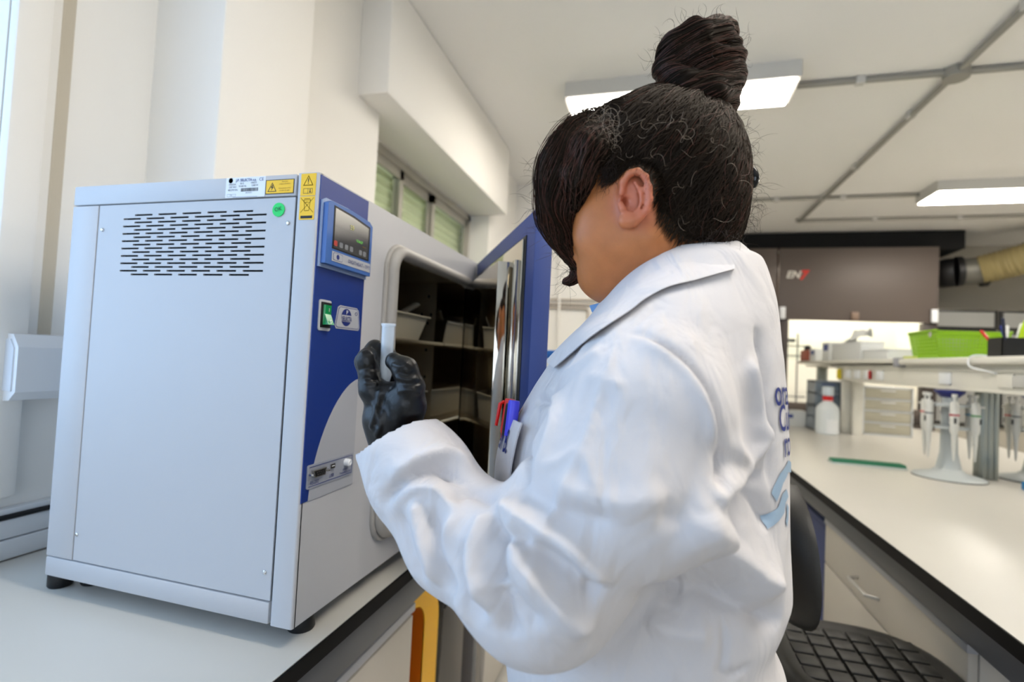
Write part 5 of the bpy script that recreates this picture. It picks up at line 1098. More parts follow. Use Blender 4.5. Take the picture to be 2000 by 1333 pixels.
def patch(name, m, org, u, v, W_, H_, d, nu=18, nv=18, off=.0018, th=.0016, parent=None, shape=None):
    """cloth patch laid on the coat: a grid pushed on to it along d"""
    G = []
    for s_ in (0, 1):
        for j in range(nv):
            for i in range(nu):
                a, b_ = i / (nu - 1), j / (nv - 1); h_ = H_ if shape is None else shape(a) * H_; P = org + u * W_ * a - v * h_ * b_; q = on_coat(P, d, off if s_ else off - th)
                G.append(q if q is not None else (G[-1] if G else P))
    n = nu * nv; f = [(j * nu + i, (j + 1) * nu + i, (j + 1) * nu + i + 1, j * nu + i + 1) for j in range(nv - 1) for i in range(nu - 1)]
    F2 = [tuple(q + n for q in reversed(g)) for g in f]; bd = [i for i in range(nu)] + [j * nu + nu - 1 for j in range(1, nv)] + [(nv - 1) * nu + i for i in range(nu - 2, -1, -1)] + [j * nu for j in range(nv - 2, 0, -1)]
    f3 = [(bd[i], bd[(i + 1) % len(bd)], bd[(i + 1) % len(bd)] + n, bd[i] + n) for i in range(len(bd))]
    return mesh_obj(name, G, f + F2 + f3, m, parent or coat, smooth=50)
def coat_text(s, size, org, u, v, d, m, off=.0022, parent=None, sx=1., serif=True):
    v2, f2 = text('raw', s, size, ((0, 0, 0), (1, 0, 0), (0, 0, 1)), None, 'raw', bold=size * .012)
    b_ = bmesh.new(); vs = [b_.verts.new(p) for p in v2]
    for q in f2:
        try: b_.faces.new([vs[i] for i in q])
        except ValueError: pass
    bmesh.ops.triangulate(b_, faces=b_.faces[:]); bmesh.ops.subdivide_edges(b_, edges=[e for e in b_.edges if e.calc_length() > size * .12], cuts=3)
    bmesh.ops.triangulate(b_, faces=b_.faces[:]); b_.verts.index_update(); out = []
    for q in b_.verts:
        h = on_coat(org + u * q.co.x * sx + v * q.co.y, d, off); out.append(h if h is not None else org)
    f = [[q.index for q in g.verts] for g in b_.faces]; b_.free(); return mesh_obj('embroidery', out, f, m, parent or coat, smooth=0)
ZV = np.array([0, 0, 1.])
def frame(px, py, uhint):
    """tangent frame of the coat at a spot: lifted origin, along, up, inward ray"""
    t_ = USE[0] or CT; p = hit(t_, px, py); h = t_.find_nearest(Vector(p)); n = np.array(h[1]); n[2] = 0; n /= np.linalg.norm(n); u = np.cross(ZV, n); u = u if u @ uhint > 0 else -u
    return p, n, u
# pocket, pens and embroidery
navy_t = mat('embroidery_blue', (20, 38, 112), .7)
USE[0] = TT; pp, pn, pu_ = frame(1010, 872, LS); pn2 = pn * .75 + FW * .66; pn2 /= np.linalg.norm(pn2); pu2 = np.cross(ZV, pn2); pu2 = pu2 if pu2 @ LS > 0 else -pu2
pz = at(1005, 828, d=pp @ CF - EYE * CF[2])[2]
p0 = np.array([pp[0], pp[1], pz]) + pn2 * .045
pk = patch('chest_pocket', coat_m, p0 - pu2 * .092, pu2, ZV, .106, .13, -pn2, 14, 16, .0100, .0018)
pk['label'] = 'left chest pocket with blue embroidery'
coat_text('em B.', .034, p0 - pu2 * .040 - ZV * .034, pu2, ZV, -pn2, navy_t, .0112, pk, sx=.52)
coat_text('y Can', .028, p0 - pu2 * .038 - ZV * .098, pu2, ZV, -pn2, navy_t, .0112, pk, sx=.52)
coat_text('Cult', .028, p0 - pu2 * .038 - ZV * .124, pu2, ZV, -pn2, navy_t, .0112, pk, sx=.52)
USE[0] = None
# back print
for s_, px_, py_ in (('ora', 1511, 792), ('Cul', 1519, 843), ('ro', 1529, 893)):
    p, n_, u_ = frame(px_, py_, -LS); coat_text(s_, .037, p + n_ * .03, u_, ZV, -n_, navy_t, .0014, coat, sx=.72)
pb = mat('print_light_blue', (150, 172, 192), .8)
for (px_, py_), poly in (((1522, 955), [(-.018, -.004), (.0, .020), (.03, .034), (.06, .026), (.06, .012), (.03, .018), (.008, .006), (-.008, -.016)]), ((1518, 1000), [(-.022, -.004), (.0, .006), (.012, .022), (.026, .026), (.036, .014), (.022, .008), (.018, -.004), (.0, -.012), (-.022, -.020)]), ((1534, 1000), [(.0, .012), (.012, .004), (.012, -.010), (.004, -.022), (-.004, -.012), (.002, -.004)])):
    p, n_, u_ = frame(px_, py_, -LS)
    b_ = bmesh.new(); vs = [b_.verts.new((a, c, 0)) for a, c in poly]; b_.faces.new(vs); bmesh.ops.triangulate(b_, faces=b_.faces[:])
    for _ in range(3): bmesh.ops.subdivide_edges(b_, edges=b_.edges[:], cuts=1); bmesh.ops.triangulate(b_, faces=b_.faces[:])
    b_.verts.index_update(); out = []
    for q in b_.verts: o_ = p + u_ * q.co.x * .8 + ZV * q.co.y * .72; h = on_coat(o_ + n_ * .03, -n_, .0011); out.append(h if h is not None else o_)
    mesh_obj('hand_print', out, [[q.index for q in g.verts] for g in b_.faces], pb, coat, smooth=60); b_.free()
# collar
def near(P, off): h = CT.find_nearest(Vector(P)); return np.array(h[0]) + np.array(h[1]) * off
CN = A(1305, 525, .597)
ct = [A(*q) for q in [(1404, 476, .618), (1388, 474, .585), (1350, 484, .556), (1300, 509, .538), (1252, 543, .535), (1219, 569, .548), (1194, 592, .562), (1150, 627, .577), (1115, 659, .592), (1086, 690, .604)]]
cl_ = []
for q in [(1427, 532), (1402, 540), (1352, 557), (1305, 570), (1262, 594), (1236, 616), (1200, 640), (1160, 668), (1122, 698), (1090, 724)]:
    h = hit(CT, *q); cl_.append(near(h, .006) if h is not None else near(A(q[0], q[1], .60), .006))
ct = smooth_pts(ct, 3); cl_ = smooth_pts(cl_, 3); nr = 7
def ribbon(T, L):
    G = []
    for a, b_ in zip(T, L):
        for k in range(nr):
            t = k / (nr - 1); p = a * (1 - t) + b_ * t; o_ = p - (CN + np.array([0, 0, -.03])); o_[2] *= .5; o_ /= np.linalg.norm(o_); G.append(p + o_ * .010 * math.sin(math.pi * t ** .7))
    return np.array(G)
G1 = ribbon(ct, cl_); G2 = G1 - 2 * np.outer((G1 - CN) @ LS, LS); nl = len(ct)
def thick(G, nl, flip):
    f = [(i * nr + k, i * nr + k + 1, (i + 1) * nr + k + 1, (i + 1) * nr + k) for i in range(nl - 1) for k in range(nr - 1)]
    o_ = G - CN; o_[:, 2] *= .3; o_ /= np.linalg.norm(o_, axis=1)[:, None]; n = len(G); Vv = np.concatenate([G, G - o_ * .0025])
    bd = [k for k in range(nr)] + [i * nr + nr - 1 for i in range(1, nl)] + [(nl - 1) * nr + k for k in range(nr - 2, -1, -1)] + [i * nr for i in range(nl - 2, 0, -1)]
    f = f + [tuple(q + n for q in reversed(g)) for g in f] + [(bd[i], bd[i] + n, bd[(i + 1) % len(bd)] + n, bd[(i + 1) % len(bd)]) for i in range(len(bd))]
    return Vv, ([g[::-1] for g in f] if flip else f)
# one collar: far side mirrored, joined at the back
Gall = np.concatenate([G2.reshape(nl, nr, 3)[::-1], G1.reshape(nl, nr, 3)]).reshape(-1, 3); Vc, Fc = thick(Gall, 2 * nl, False)
cob = mesh_obj('collar', Vc, Fc, coat_m, coat, smooth=60)
# blue shirt collar peeking out in front of the neck
shm = mat('shirt_blue_weave', (126, 168, 216), .8, bump=.6, bscale=2500, var=.08, vscale=600)
sp_ = [A(1205, 580, .590), A(1182, 589, .596), A(1152, 597, .602), A(1156, 608, .602), A(1163, 621, .600), A(1180, 606, .597), A(1195, 600, .592), A(1215, 605, .585)]
nn2 = len(sp_); vv = sp_ + [p + CF * .003 for p in sp_]
mesh_obj('shirt_collar', vv, [tuple(range(nn2)), tuple(range(2 * nn2 - 1, nn2 - 1, -1))] + [(i, (i + 1) % nn2, (i + 1) % nn2 + nn2, i + nn2) for i in range(nn2)], shm, person, smooth=0)['label'] = 'light blue shirt collar'
# pens in the pocket
USE[0] = TT
def marker(label, s_, ztop, m, clip):
    p = on_coat(p0 - pu2 * s_ - ZV * .012, -pn2, .004); h_ = on_coat(p0 - pu2 * s_ - ZV * .07, -pn2, .003); bot = np.array([h_[0], h_[1], pz - .055]); top = np.array([p[0], p[1], pz + ztop]); dr_ = top - bot
    t = thing('marker_pen', label, 'pen', tuple(bot)); ob('barrel', MB().tube([bot, bot + dr_ * .55], .0052, 12), m, t); ob('cap', MB().tube([bot + dr_ * .5, top - dr_ * .03, top], [.0068, .0068, .006], 12), m, t)
    if clip: ob('clip', MB().tube([top - [0, 0, .003] + pn2 * .007, top + pn2 * .012 - [0, 0, .006], top - dr_ * .42 + pn2 * .0125], [.0022, .0026, .002], 6), m, t)
marker('red marker pen clipped on her chest pocket, frontmost of the pens', .056, .022, mat('marker_red', (214, 30, 22), .35), 1)
marker('second red marker pen in her chest pocket, beside the black one', .043, .021, mat('marker_red', (214, 30, 22), .35), 0)
marker('black marker pen in her chest pocket', .029, .019, mat('marker_black', (14, 14, 16), .35), 0)
marker('blue marker pen in her chest pocket', .014, .024, mat('marker_blue', (70, 66, 206), .35), 0)
USE[0] = None
# gloves
glm = mat('black_nitrile', (6, 6, 7), .36, bump=.3, bscale=260, spec=.42)
def glove(nm, K, R, lo, hi, h, cut, cutn_, seed):
    f = Field(lo, hi, h); hand(f, K, R, .0004); plane_cut(f, cut, cutn_, lo, hi) if cut is not None else None
    v, q = f.mesh(); n = vnormals(v, q); 
    v = v + n * (nz(v, 260, seed) * .0004 + np.abs(nz(v, 150, seed + 1)) * .0004)[:, None]
    return v, q, n
gc_ = A(760, 775, .59); v, q, n = glove('glove', HL, RL, gc_ - .095, gc_ + .095, .0014, None, None, 11)
gt_ = bvh(v, q)
for pts, amp, wid in [([(738, 760), (745, 740), (752, 720)], -1.0, 2), ([(700, 742), (718, 740), (735, 742)], -1.8, 2.2), ([(698, 748), (716, 748), (734, 750)], 1.4, 2.2), ([(703, 722), (720, 720), (738, 722)], -1.2, 2), ([(780, 728), (795, 733), (806, 730)], -1.6, 2.2), ([(776, 738), (795, 742), (812, 740)], 1.6, 2.2), ([(778, 748), (800, 752), (818, 748)], -1.4, 2.2),
                      ([(700, 775), (730, 790), (742, 830), (735, 850)], 1.6, 3), ([(742, 765), (735, 800), (725, 835)], 1.8, 2.6), ([(760, 760), (745, 790), (735, 830)], -1.6, 2.5), ([(780, 765), (800, 762), (818, 768)], 1.6, 2.4), ([(708, 690), (720, 686), (728, 694)], 1.4, 2.2), ([(730, 680), (738, 690), (736, 700)], -1.4, 2), ([(768, 712), (782, 716), (794, 710)], 1.2, 2)]:
    P = [hit(gt_, *p) for p in pts]; P = [np.array(p) for p in P if p is not None]
    if len(P) < 2: continue
    P = smooth_pts(P, 4); D, T_ = poly_dist(v, P); v = v + n * (np.exp(-(D / (wid / 1000)) ** 2) * amp / 1000)[:, None]
mesh_obj('glove', v, q.tolist(), glm, person, smooth=180)['label'] = 'wrinkled black nitrile glove on her raised left hand'
c0 = WRR + ax2 * .06; v, q, n = glove('glove', HR, RR_, c0 - .13, c0 + .13, .003, None, None, 21); mesh_obj('glove', v, q.tolist(), glm, person, smooth=180)
# sample tube
tt, tb2 = A(759, 633, .572), A(752, 752, .577); axv = (tb2 - tt) / np.linalg.norm(tb2 - tt); Lt = np.linalg.norm(tb2 - tt)
tum = bpy.data.materials.new('translucent_tube'); tum.use_nodes = True; nt = tum.node_tree; b = nt.nodes['Principled BSDF']; b.inputs['Base Color'].default_value = (.82, .88, .93, 1); b.inputs['Roughness'].default_value = .22; b.inputs['Alpha'].default_value = .36; b.inputs['Specular IOR Level'].default_value = .8
t = thing('sample_tube', 'translucent plastic test tube held between thumb and fingers of the black glove', 'tube', tuple(tb2))
ob('tube_body', MB().lathe(tuple(tt), [(.0064, .0006), (.0071, .001), (.0072, Lt * .55), (.0070, Lt - .012), (.0052, Lt - .004), (0, Lt), (0, Lt - .002), (.0045, Lt - .005), (.006, Lt - .012), (.0062, .001)], 32, axis=tuple(axv)), tum, t)
ob('rim', MB().lathe(tuple(tt), [(.0064, -.0004), (.0080, -.0004), (.0083, .0012), (.0074, .003), (.0064, .0028), (.0064, -.0004)], 32, axis=tuple(axv)), tum, t)
# trousers and shoes
TR = Field((-.42, .30, .06), (.40, 1.10, 1.0), .009)
torso(TR, -.006, .80, .98, .02, .88)
for sgn, an in zip((1, -1), feet):
    h_ = hipc + LS * .09 * sgn + [0, 0, -.02]; kn = h_ + FW * .02 + LS * .015 * sgn; kn[2] = .50; TR.chain([h_, kn, an + [0, 0, .02]], [.10, .072, .060], .03)
plane_cut(TR, np.array([0, 0, .10]), np.array([0, 0, -1.]), (-.42, .30, .0), (.40, 1.10, .14)); v, q = TR.mesh(); v = relax(v, q, 2)
mesh_obj('trousers', v, q.tolist(), mat('dark_trousers', (34, 38, 52), .8), person, smooth=180)
for an in feet:
    SF = Field(an - .22, an + .22, .006); SF.chain([an - FW * .03 - [0, 0, .045], an + FW * .10 - [0, 0, .055], an + FW * .18 - [0, 0, .062]], [.040, .038, .030], .02); SF.cone(an + [0, 0, .01], an - [0, 0, .03], .045, .04, .02)
    plane_cut(SF, np.array([0, 0, .004]), np.array([0, 0, -1.]), an - .22, an + .22); plane_cut(SF, np.array([0, 0, .115]), np.array([0, 0, 1.]), an - .22, an + .22); v, q = SF.mesh(); mesh_obj('shoe', relax(v, q, 2), q.tolist(), white_pl, person, smooth=180)

# ================================================ hair
hairm = bpy.data.materials.new('dark_brown_hair'); hairm.use_nodes = True; nt = hairm.node_tree; b = nt.nodes['Principled BSDF']
tc = nt.nodes.new('ShaderNodeTexCoord'); n1 = nt.nodes.new('ShaderNodeTexNoise'); n1.inputs['Scale'].default_value = 45; r = nt.nodes.new('ShaderNodeMix'); r.data_type = 'RGBA'; r.inputs[6].default_value = (.006, .004, .003, 1); r.inputs[7].default_value = (.020, .011, .006, 1)
nt.links.new(tc.outputs['Object'], n1.inputs['Vector']); nt.links.new(n1.outputs['Fac'], r.inputs[0]); nt.links.new(r.outputs[2], b.inputs['Base Color']); b.inputs['Roughness'].default_value = .55; b.inputs['Specular IOR Level'].default_value = .28; b.inputs['Specular Tint'].default_value = (1, .82, .62, 1)
redm = mat('auburn_hair', (78, 38, 22), .45); greym = mat('silver_hair', (170, 150, 128), .4)
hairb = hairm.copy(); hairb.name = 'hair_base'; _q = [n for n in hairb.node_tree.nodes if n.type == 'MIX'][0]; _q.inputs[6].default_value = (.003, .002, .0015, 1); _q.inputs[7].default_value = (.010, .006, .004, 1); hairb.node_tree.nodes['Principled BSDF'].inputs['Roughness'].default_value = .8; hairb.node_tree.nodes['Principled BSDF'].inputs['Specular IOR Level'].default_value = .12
HPOLY = [(1100, 150), (1112, 236), (1148, 262), (1150, 300), (1163, 335), (1182, 362), (1200, 352), (1214, 338), (1230, 326), (1250, 323), (1268, 334), (1280, 362), (1283, 402), (1292, 440), (1312, 466), (1345, 480), (1402, 486), (1500, 486), (1520, 100)]
def poly_sd(px, py, P):
    P = np.array(P, np.float32); d = np.full(px.shape, 1e9, np.float32); ins = np.zeros(px.shape, bool); n = len(P)
    for i in range(n):
        a, b_ = P[i], P[(i + 1) % n]; e_ = b_ - a; wx_, wy_ = px - a[0], py - a[1]; t = np.clip((wx_ * e_[0] + wy_ * e_[1]) / (e_ @ e_), 0, 1)
        d = np.minimum(d, (wx_ - e_[0] * t) ** 2 + (wy_ - e_[1] * t) ** 2); c1 = (a[1] > py) != (b_[1] > py); ins ^= c1 & (px < (b_[0] - a[0]) * (py - a[1]) / (b_[1] - a[1] + 1e-9) + a[0])
    return np.where(ins, -1, 1) * np.sqrt(d)
HH = Field(A(1290, 330, HD) - .15, A(1290, 330, HD) + .15, .0022)
HH.ell(A(1296, 322, HD), (.083, .078, .070), AX, .01); HH.ell(A(1225, 345, HD), (.060, .066, .060), AX, .02); HH.ell(A(1205, 440, HD), (.050, .064, .050), AX, .03); HH.cone(A(1285, 480, .594), A(1325, 610, .602), .056, .062, .035); HH.cone(A(1318, 430, .59), A(1340, 560, .60), .047, .054, .03)
HH.ell(A(1350, 400, HD), (.050, .05, .052), AX, .03)
gx, gy, gz = np.meshgrid(*HH.ax, indexing='ij'); dd = gx * CF[0] + gy * CF[1] + (gz - EYE) * CF[2]; ppx = 1000 + F * (gx * CR[0] + gy * CR[1] + (gz - EYE) * CR[2]) / dd; ppy = 666.5 - F * (gx * CU[0] + gy * CU[1] + (gz - EYE) * CU[2]) / dd
HH.F = HH.F - .0065; near_s = np.clip((dd - .50) / .0, 0, 1) if False else None
sd = poly_sd(ppx, ppy, HPOLY) * dd / F; kk = .020; a2, d2 = -HH.F, -sd; hh_ = np.maximum(kk - np.abs(a2 - d2), 0) / kk; HH.F = -(np.minimum(a2, d2) - hh_ * hh_ * kk * .25)
sV, sQ = HH.mesh(); sV = relax(sV, sQ, 2); sN = vnormals(sV, sQ); BB = A(1388, 205, .585)
# comb grooves towards the bun: noise over the angle around the bun axis
axb = (A(1300, 330, .585) - BB); axb /= np.linalg.norm(axb); e1 = np.cross(axb, CF); e1 /= np.linalg.norm(e1); e2 = np.cross(axb, e1)
r_ = sV - BB; ang = np.arctan2(r_ @ e2, r_ @ e1); rad = np.linalg.norm(r_ - np.outer(r_ @ axb, axb), axis=1)
gro = np.sin(ang * 37 + 2 * np.sin(ang * 5)) * .5 + np.sin(ang * 83 + 3 * np.sin(ang * 7)) * .35 + np.sin(ang * 17)
sV = sV + sN * (gro * .0006 * np.clip(rad / .03, 0, 1))[:, None]
scalp = bvh(sV, sQ)
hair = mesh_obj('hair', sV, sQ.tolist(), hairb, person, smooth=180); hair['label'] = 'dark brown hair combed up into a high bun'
# bun
BU = Field(A(1362, 115, .585) - .085, A(1362, 115, .585) + .085, .002)
BU.ell(A(1352, 125, .582), (.040, .040, .042), AX, .01); BU.ell(A(1392, 98, .590), (.027, .034, .032), AX, .012); BU.ell(A(1404, 66, .590), (.014, .013, .018), AX, .012); BU.ell(A(1405, 150, .585), (.026, .034, .034), AX, .012); BU.cone(A(1385, 205, .585), A(1375, 150, .585), .030, .034, .015)
BU.chain([A(1300, 135, .575), A(1318, 92, .560), A(1360, 70, .552), A(1405, 75, .560), A(1432, 110, .57)], [.014, .016, .016, .015, .012], .006); BU.chain([A(1305, 140, .565), A(1340, 172, .548), A(1385, 180, .545), A(1425, 165, .56)], [.014, .017, .017, .012], .006)
uV, uQ = BU.mesh(); uV = relax(uV, uQ, 2); uN = vnormals(uV, uQ); uc = A(1365, 125, .585); rr = uV - uc; ph = np.arctan2(rr @ CU, rr @ CR); hgt = rr @ (CU * .8 - CR * .3)
uV = uV + uN * (np.sin(hgt * 900 + ph * 3 + 2 * np.sin(ph * 4)) * .0004 + np.sin(hgt * 300 + ph * 2.6 + 1.5 * np.sin(ph * 2 + hgt * 60)) * .0012)[:, None]; bunT = bvh(uV, uQ)
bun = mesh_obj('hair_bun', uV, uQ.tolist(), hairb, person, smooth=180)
def strands(name, paths, r, m, parent, kind=True):
    n = 3; Vv, Ff, o_ = [], [], 0
    for P in paths:
        P = np.asarray(P); k = len(P)
        if k < 3: continue
        T_ = np.gradient(P, axis=0); T_ /= np.linalg.norm(T_, axis=1)[:, None] + 1e-12; a = np.cross(T_, CF + .3 * CU); a /= np.linalg.norm(a, axis=1)[:, None] + 1e-12; b_ = np.cross(T_, a); tp = np.minimum(1, np.linspace(1, 0, k) * 3 + .15)[:, None] * r
        R3 = np.stack([P + (a * math.cos(2.094 * j) + b_ * math.sin(2.094 * j)) * tp for j in range(3)], 1).reshape(-1, 3); Vv.append(R3)
        i = np.arange(k - 1)[:, None] * 3; j = np.arange(3)[None, :]; q = np.stack([i + j, i + (j + 1) % 3, i + 3 + (j + 1) % 3, i + 3 + j], 2).reshape(-1, 4) + o_; Ff.append(q); o_ += 3 * k
    o = mesh_obj(name, np.concatenate(Vv), np.concatenate(Ff).tolist(), m, parent, smooth=180); o['kind'] = 'stuff'; return o
def surf(tree, P, off): h = tree.find_nearest(Vector(P)); return np.array(h[0]) + np.array(h[1]) * off
def scalp_path(s0, s1, n, off, wob):
    pts = []; w1, w2 = RNG.normal(size=3) * wob, RNG.normal(size=3) * wob
    for i in range(n):
        t = i / (n - 1); p = s0 * (1 - t) + s1 * t + (p_c(s0) * math.sin(math.pi * t)) + w1 * math.sin(math.pi * t) + w2 * math.sin(2 * math.pi * t); pts.append(surf(scalp, p, off + .0016 * math.sin(math.pi * t) * RNG.random()))
    return pts
hc = A(1290, 325, HD)
def p_c(s0): d = s0 - hc; d /= np.linalg.norm(d); return d * .03
cand = np.where(np.linalg.norm(sV - BB, axis=1) > .03)[0]; P1 = []; P2 = []
for i in RNG.choice(cand, 2600):
    s0 = sV[i]; e_ = BB + RNG.normal(size=3) * .007; L_ = np.linalg.norm(s0 - e_); t_ = min(1, .085 / L_) if L_ > .085 and RNG.random() < .5 else 1.
    (P1 if RNG.random() < .93 else P2).append(scalp_path(s0, s0 * (1 - t_) + e_ * t_, 13, .0006, .004))
strands('hair_strands', P1, .00034, hairm, hair); strands('hair_strands', P2, .00025, redm, hair)
P1, P2 = [], []
for i in RNG.choice(len(uV), 1300):
    s0 = uV[i]; d_ = np.cross(s0 - uc, CU * .9 - CR * .35 + CF * .2); d_ /= np.linalg.norm(d_); pts = []; p = s0
    for k in range(12): pts.append(surf(bunT, p, .0007)); rv = pts[-1] - uc; d_ = np.cross(rv, CU * .9 - CR * .35 + RNG.normal(size=3) * .05); d_ /= np.linalg.norm(d_) + 1e-9; p = pts[-1] + d_ * .0055
    (P1 if RNG.random() < .62 else P2).append(pts)
strands('bun_strands', P1, .00036, hairm, bun); strands('bun_strands', P2, .00032, redm, bun)
headT = bvh(hV, hQ); P3 = []; HE = [(1150, 300), (1163, 335), (1182, 362), (1200, 352), (1214, 338), (1230, 326), (1250, 323), (1268, 334), (1280, 362), (1283, 402), (1292, 440), (1312, 466), (1345, 480), (1402, 486)]
for i in range(1500):
    k = int(RNG.integers(0, len(HE) - 1)); t_ = RNG.random(); px_ = HE[k][0] * (1 - t_) + HE[k + 1][0] * t_; py_ = HE[k][1] * (1 - t_) + HE[k + 1][1] * t_
    dx_, dy_ = 1388 - px_, 205 - py_; l_ = math.hypot(dx_, dy_); o_ = RNG.uniform(-4, 15) * (1 if RNG.random() < .8 else 1.8); q_ = hit(headT, px_ - dx_ / l_ * o_ + RNG.normal() * 3, py_ - dy_ / l_ * o_ + RNG.normal() * 3)
    if q_ is None: continue
    dv = BB - q_; dv /= np.linalg.norm(dv); L_ = RNG.uniform(.018, .035); w1 = RNG.normal(size=3) * .002; pts = []
    for m_ in range(8):
        tt_ = m_ / 7; p = q_ + dv * L_ * tt_ + w1 * math.sin(3 * tt_); a_ = surf(headT, p, .0003 + .004 * tt_); pts.append(a_ if tt_ < .4 else surf(scalp, p, .0006) if tt_ > .8 else a_)
    P3.append(pts[::-1])
strands('hairline_strands', P3, .00022, hairm, hair)
# fringe
LK = [A(*q) for q in [(1178, 238, .556), (1128, 262, .545), (1095, 315, .545), (1084, 375, .552), (1088, 425, .560), (1102, 468, .568), (1122, 505, .575), (1132, 528, .580), (1120, 545, .585), (1101, 552, .590)]]; LR = [.012, .019, .022, .021, .021, .0145, .009, .0055, .004, .0025]
LP = np.array(smooth_pts(LK, 6)); LRr = np.interp(np.linspace(0, 1, len(LP)), np.linspace(0, 1, len(LR)), LR)
FK = Field(LP.min(0) - .04, LP.max(0) + .04, .002); FK.chain(list(LP[::3]), list(LRr[::3] * .86), .006, 'add'); FK.chain([A(1190, 250, .54), A(1150, 290, .528), A(1127, 345, .532), A(1118, 400, .545)], [.012, .017, .016, .010], .01)
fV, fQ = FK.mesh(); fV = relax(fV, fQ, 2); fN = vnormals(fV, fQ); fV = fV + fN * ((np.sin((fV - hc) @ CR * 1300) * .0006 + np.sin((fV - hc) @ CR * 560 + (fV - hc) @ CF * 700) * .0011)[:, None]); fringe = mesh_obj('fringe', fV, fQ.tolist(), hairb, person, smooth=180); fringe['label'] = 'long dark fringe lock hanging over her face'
P1, P2 = [], []
TL = np.gradient(LP, axis=0); TL /= np.linalg.norm(TL, axis=1)[:, None]
for i in range(1300):
    a0 = RNG.uniform(0, 6.28); rr_ = RNG.uniform(.75, 1.04) if i % 6 else RNG.uniform(1., 1.25); i0 = int(RNG.integers(0, len(LP) // 2)); i1 = int(min(len(LP) - 1, i0 + RNG.integers(14, 34))); pts = []
    for k in range(i0, i1, 2):
        u_ = np.cross(TL[k], CF); u_ /= np.linalg.norm(u_); w_ = np.cross(TL[k], u_); aa = a0 + .02 * k + .15 * math.sin(k * .5 + a0 * 3); pts.append(LP[k] + (u_ * math.cos(aa) + w_ * math.sin(aa)) * LRr[k] * rr_)
    (P1 if RNG.random() < .7 else P2).append(smooth_pts(pts, 2) if len(pts) > 2 else pts)
for i in range(260):   # roots sweep from the scalp into the lock
    s0 = A(RNG.uniform(1150, 1240), RNG.uniform(205, 262), RNG.uniform(.535, .56)); s0 = surf(scalp, s0, .0008); k = int(RNG.integers(8, 22)); e_ = LP[k] + RNG.normal(size=3) * LRr[k] * .45 - CF * .004
    mid = surf(scalp, (s0 + LP[4]) / 2 + CU * .012, .006); P1.append(smooth_pts([s0, mid, LP[5] + RNG.normal(size=3) * .008 + CU * .006, e_], 5))
fT = bvh(fV, fQ)
for i in RNG.choice(len(fV), 1100):
    p = fV[i]; pts = []; w1 = RNG.normal(size=3) * .12
    for m_ in range(12):
        j_ = int(np.argmin(np.linalg.norm(LP - p, axis=1))); q_ = surf(fT, p, .0006 + .0006 * RNG.random()); pts.append(q_); p = q_ + (TL[j_] + w1) * .0062
    (P1 if RNG.random() < .75 else P2).append(pts[::-1])
strands('fringe_strands', P1, .00032, hairm, fringe); strands('fringe_strands', P2, .0003, redm, fringe)
# loose curls
def curl(p0, dirn, L_, cr, turns, n=20):
    dirn = dirn / np.linalg.norm(dirn); a = np.cross(dirn, CF); a /= np.linalg.norm(a) + 1e-9; b_ = np.cross(dirn, a); f0 = RNG.uniform(0, 6.28)
    return [p0 + dirn * L_ * t + (a * (math.cos(f0 + turns * 6.28 * t) - math.cos(f0)) + b_ * (math.sin(f0 + turns * 6.28 * t) - math.sin(f0)) * .8) * cr * t ** .4 for t in np.linspace(0, 1, n)]
P1, P2 = [], []
for i in range(150):
    p = hit(scalp, RNG.uniform(1095, 1215), RNG.uniform(232, 300)); p = p if p is not None else surf(scalp, A(1160, 265, .53), 0); P2.append(curl(p, RNG.normal(size=3) * .6 + CU * .3 - CR * .6 - CF * .5, RNG.uniform(.01, .035), RNG.uniform(.003, .009), RNG.uniform(.6, 1.6)))
for i in range(60):
    p = hit(scalp, RNG.uniform(1180, 1440), RNG.uniform(190, 440))
    if p is not None: P2.append(curl(p, RNG.normal(size=3) - CF * .6, RNG.uniform(.008, .03), RNG.uniform(.002, .008), RNG.uniform(.4, 1.2)))
for i in range(130):
    p = surf(scalp, A(RNG.uniform(1435, 1460), RNG.uniform(230, 450), RNG.uniform(.56, .61)), 0); P1.append(curl(p, CR * RNG.uniform(.4, 1.) + CU * RNG.uniform(-1., .4) + RNG.normal(size=3) * .2, RNG.uniform(.012, .034), RNG.uniform(.003, .009), RNG.uniform(.5, 1.6)))
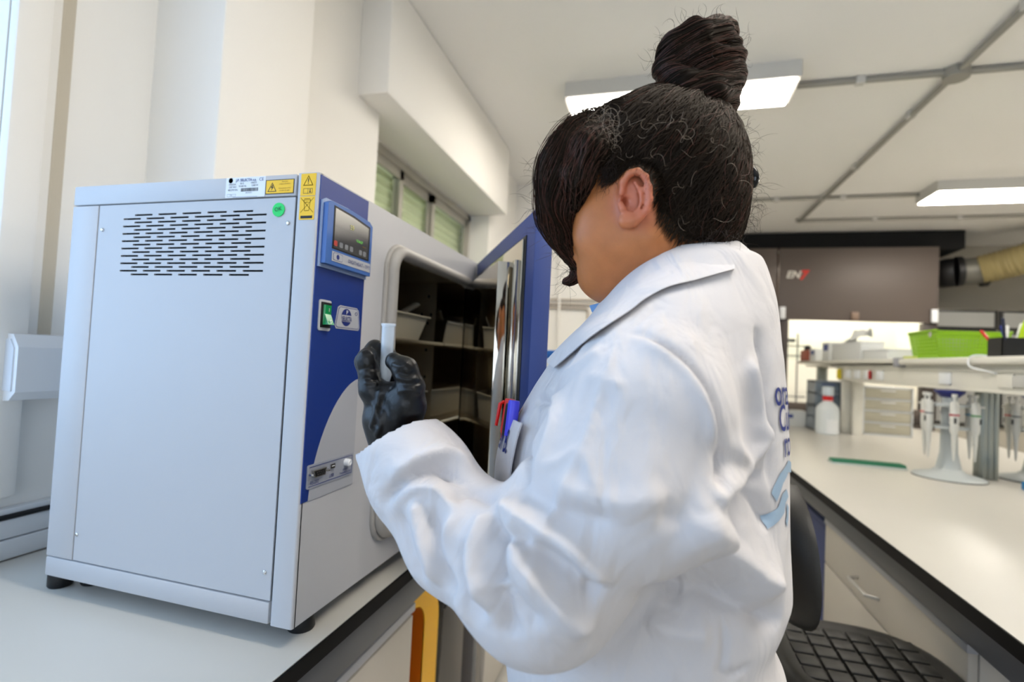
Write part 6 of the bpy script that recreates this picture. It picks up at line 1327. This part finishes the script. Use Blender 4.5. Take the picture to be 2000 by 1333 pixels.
for i in range(140):
    p = surf(scalp, A(RNG.uniform(1280, 1410), RNG.uniform(430, 480), RNG.uniform(.53, .56)), 0); P1.append(curl(p, CR * RNG.uniform(-.6, .5) - CU * RNG.uniform(.2, 1.) + RNG.normal(size=3) * .2, RNG.uniform(.01, .03), RNG.uniform(.002, .007), RNG.uniform(.4, 1.3)))
for i in range(120):
    p = surf(scalp, A(RNG.uniform(1150, 1215), RNG.uniform(290, 365), RNG.uniform(.51, .53)), 0); P1.append(curl(p, CR * RNG.uniform(-.5, .1) - CU * RNG.uniform(.3, 1.) + RNG.normal(size=3) * .15, RNG.uniform(.01, .035), RNG.uniform(.002, .006), RNG.uniform(.3, 1.2)))
for i in range(110):
    p = surf(bunT, A(RNG.uniform(1270, 1450), RNG.uniform(30, 210), RNG.uniform(.56, .6)), 0); o_ = p - uc; P1.append(curl(p, o_ / np.linalg.norm(o_) + RNG.normal(size=3) * .4, RNG.uniform(.006, .026), RNG.uniform(.002, .007), RNG.uniform(.3, 1.2)))
for i in range(70):
    k = int(RNG.integers(3, 50)); k = min(k, len(LP) - 1); P1.append(curl(LP[k] - CR * LRr[k] * .9, -CR * RNG.uniform(.2, 1) - CU * RNG.uniform(-.3, 1) + RNG.normal(size=3) * .3, RNG.uniform(.01, .035), RNG.uniform(.002, .008), RNG.uniform(.3, 1.)))
P1 = [p for p in P1 if len(p) > 3]
strands('loose_curls', P1, .00014, mat('dark_curl', (44, 28, 20), .4), hair); strands('loose_curls', P2, .00012, greym, hair)
cp_ = surf(scalp, A(1436, 352, .57), .004); hcl = MB().tube([cp_ + CU * .011, cp_ + CU * .008, cp_ + CR * .001, cp_ - CU * .008, cp_ - CU * .011], [.002, .004, .0058, .004, .002], 14)
ob('hair_clip', hcl, mat('clip_black', (8, 8, 9), .15), person)['label'] = 'small glossy black hair clip'
# eyebrow
EB = []
for i in range(90):
    for w in (-.03, .03):
        p = A(1128 + RNG.uniform(0, 34), 362 + RNG.uniform(-4, 4), HD + w * 1.1 + (-.006 if w < 0 else .006)); EB.append([p, p + CR * .004 + CU * .002, p + CR * .008 + CU * .001])
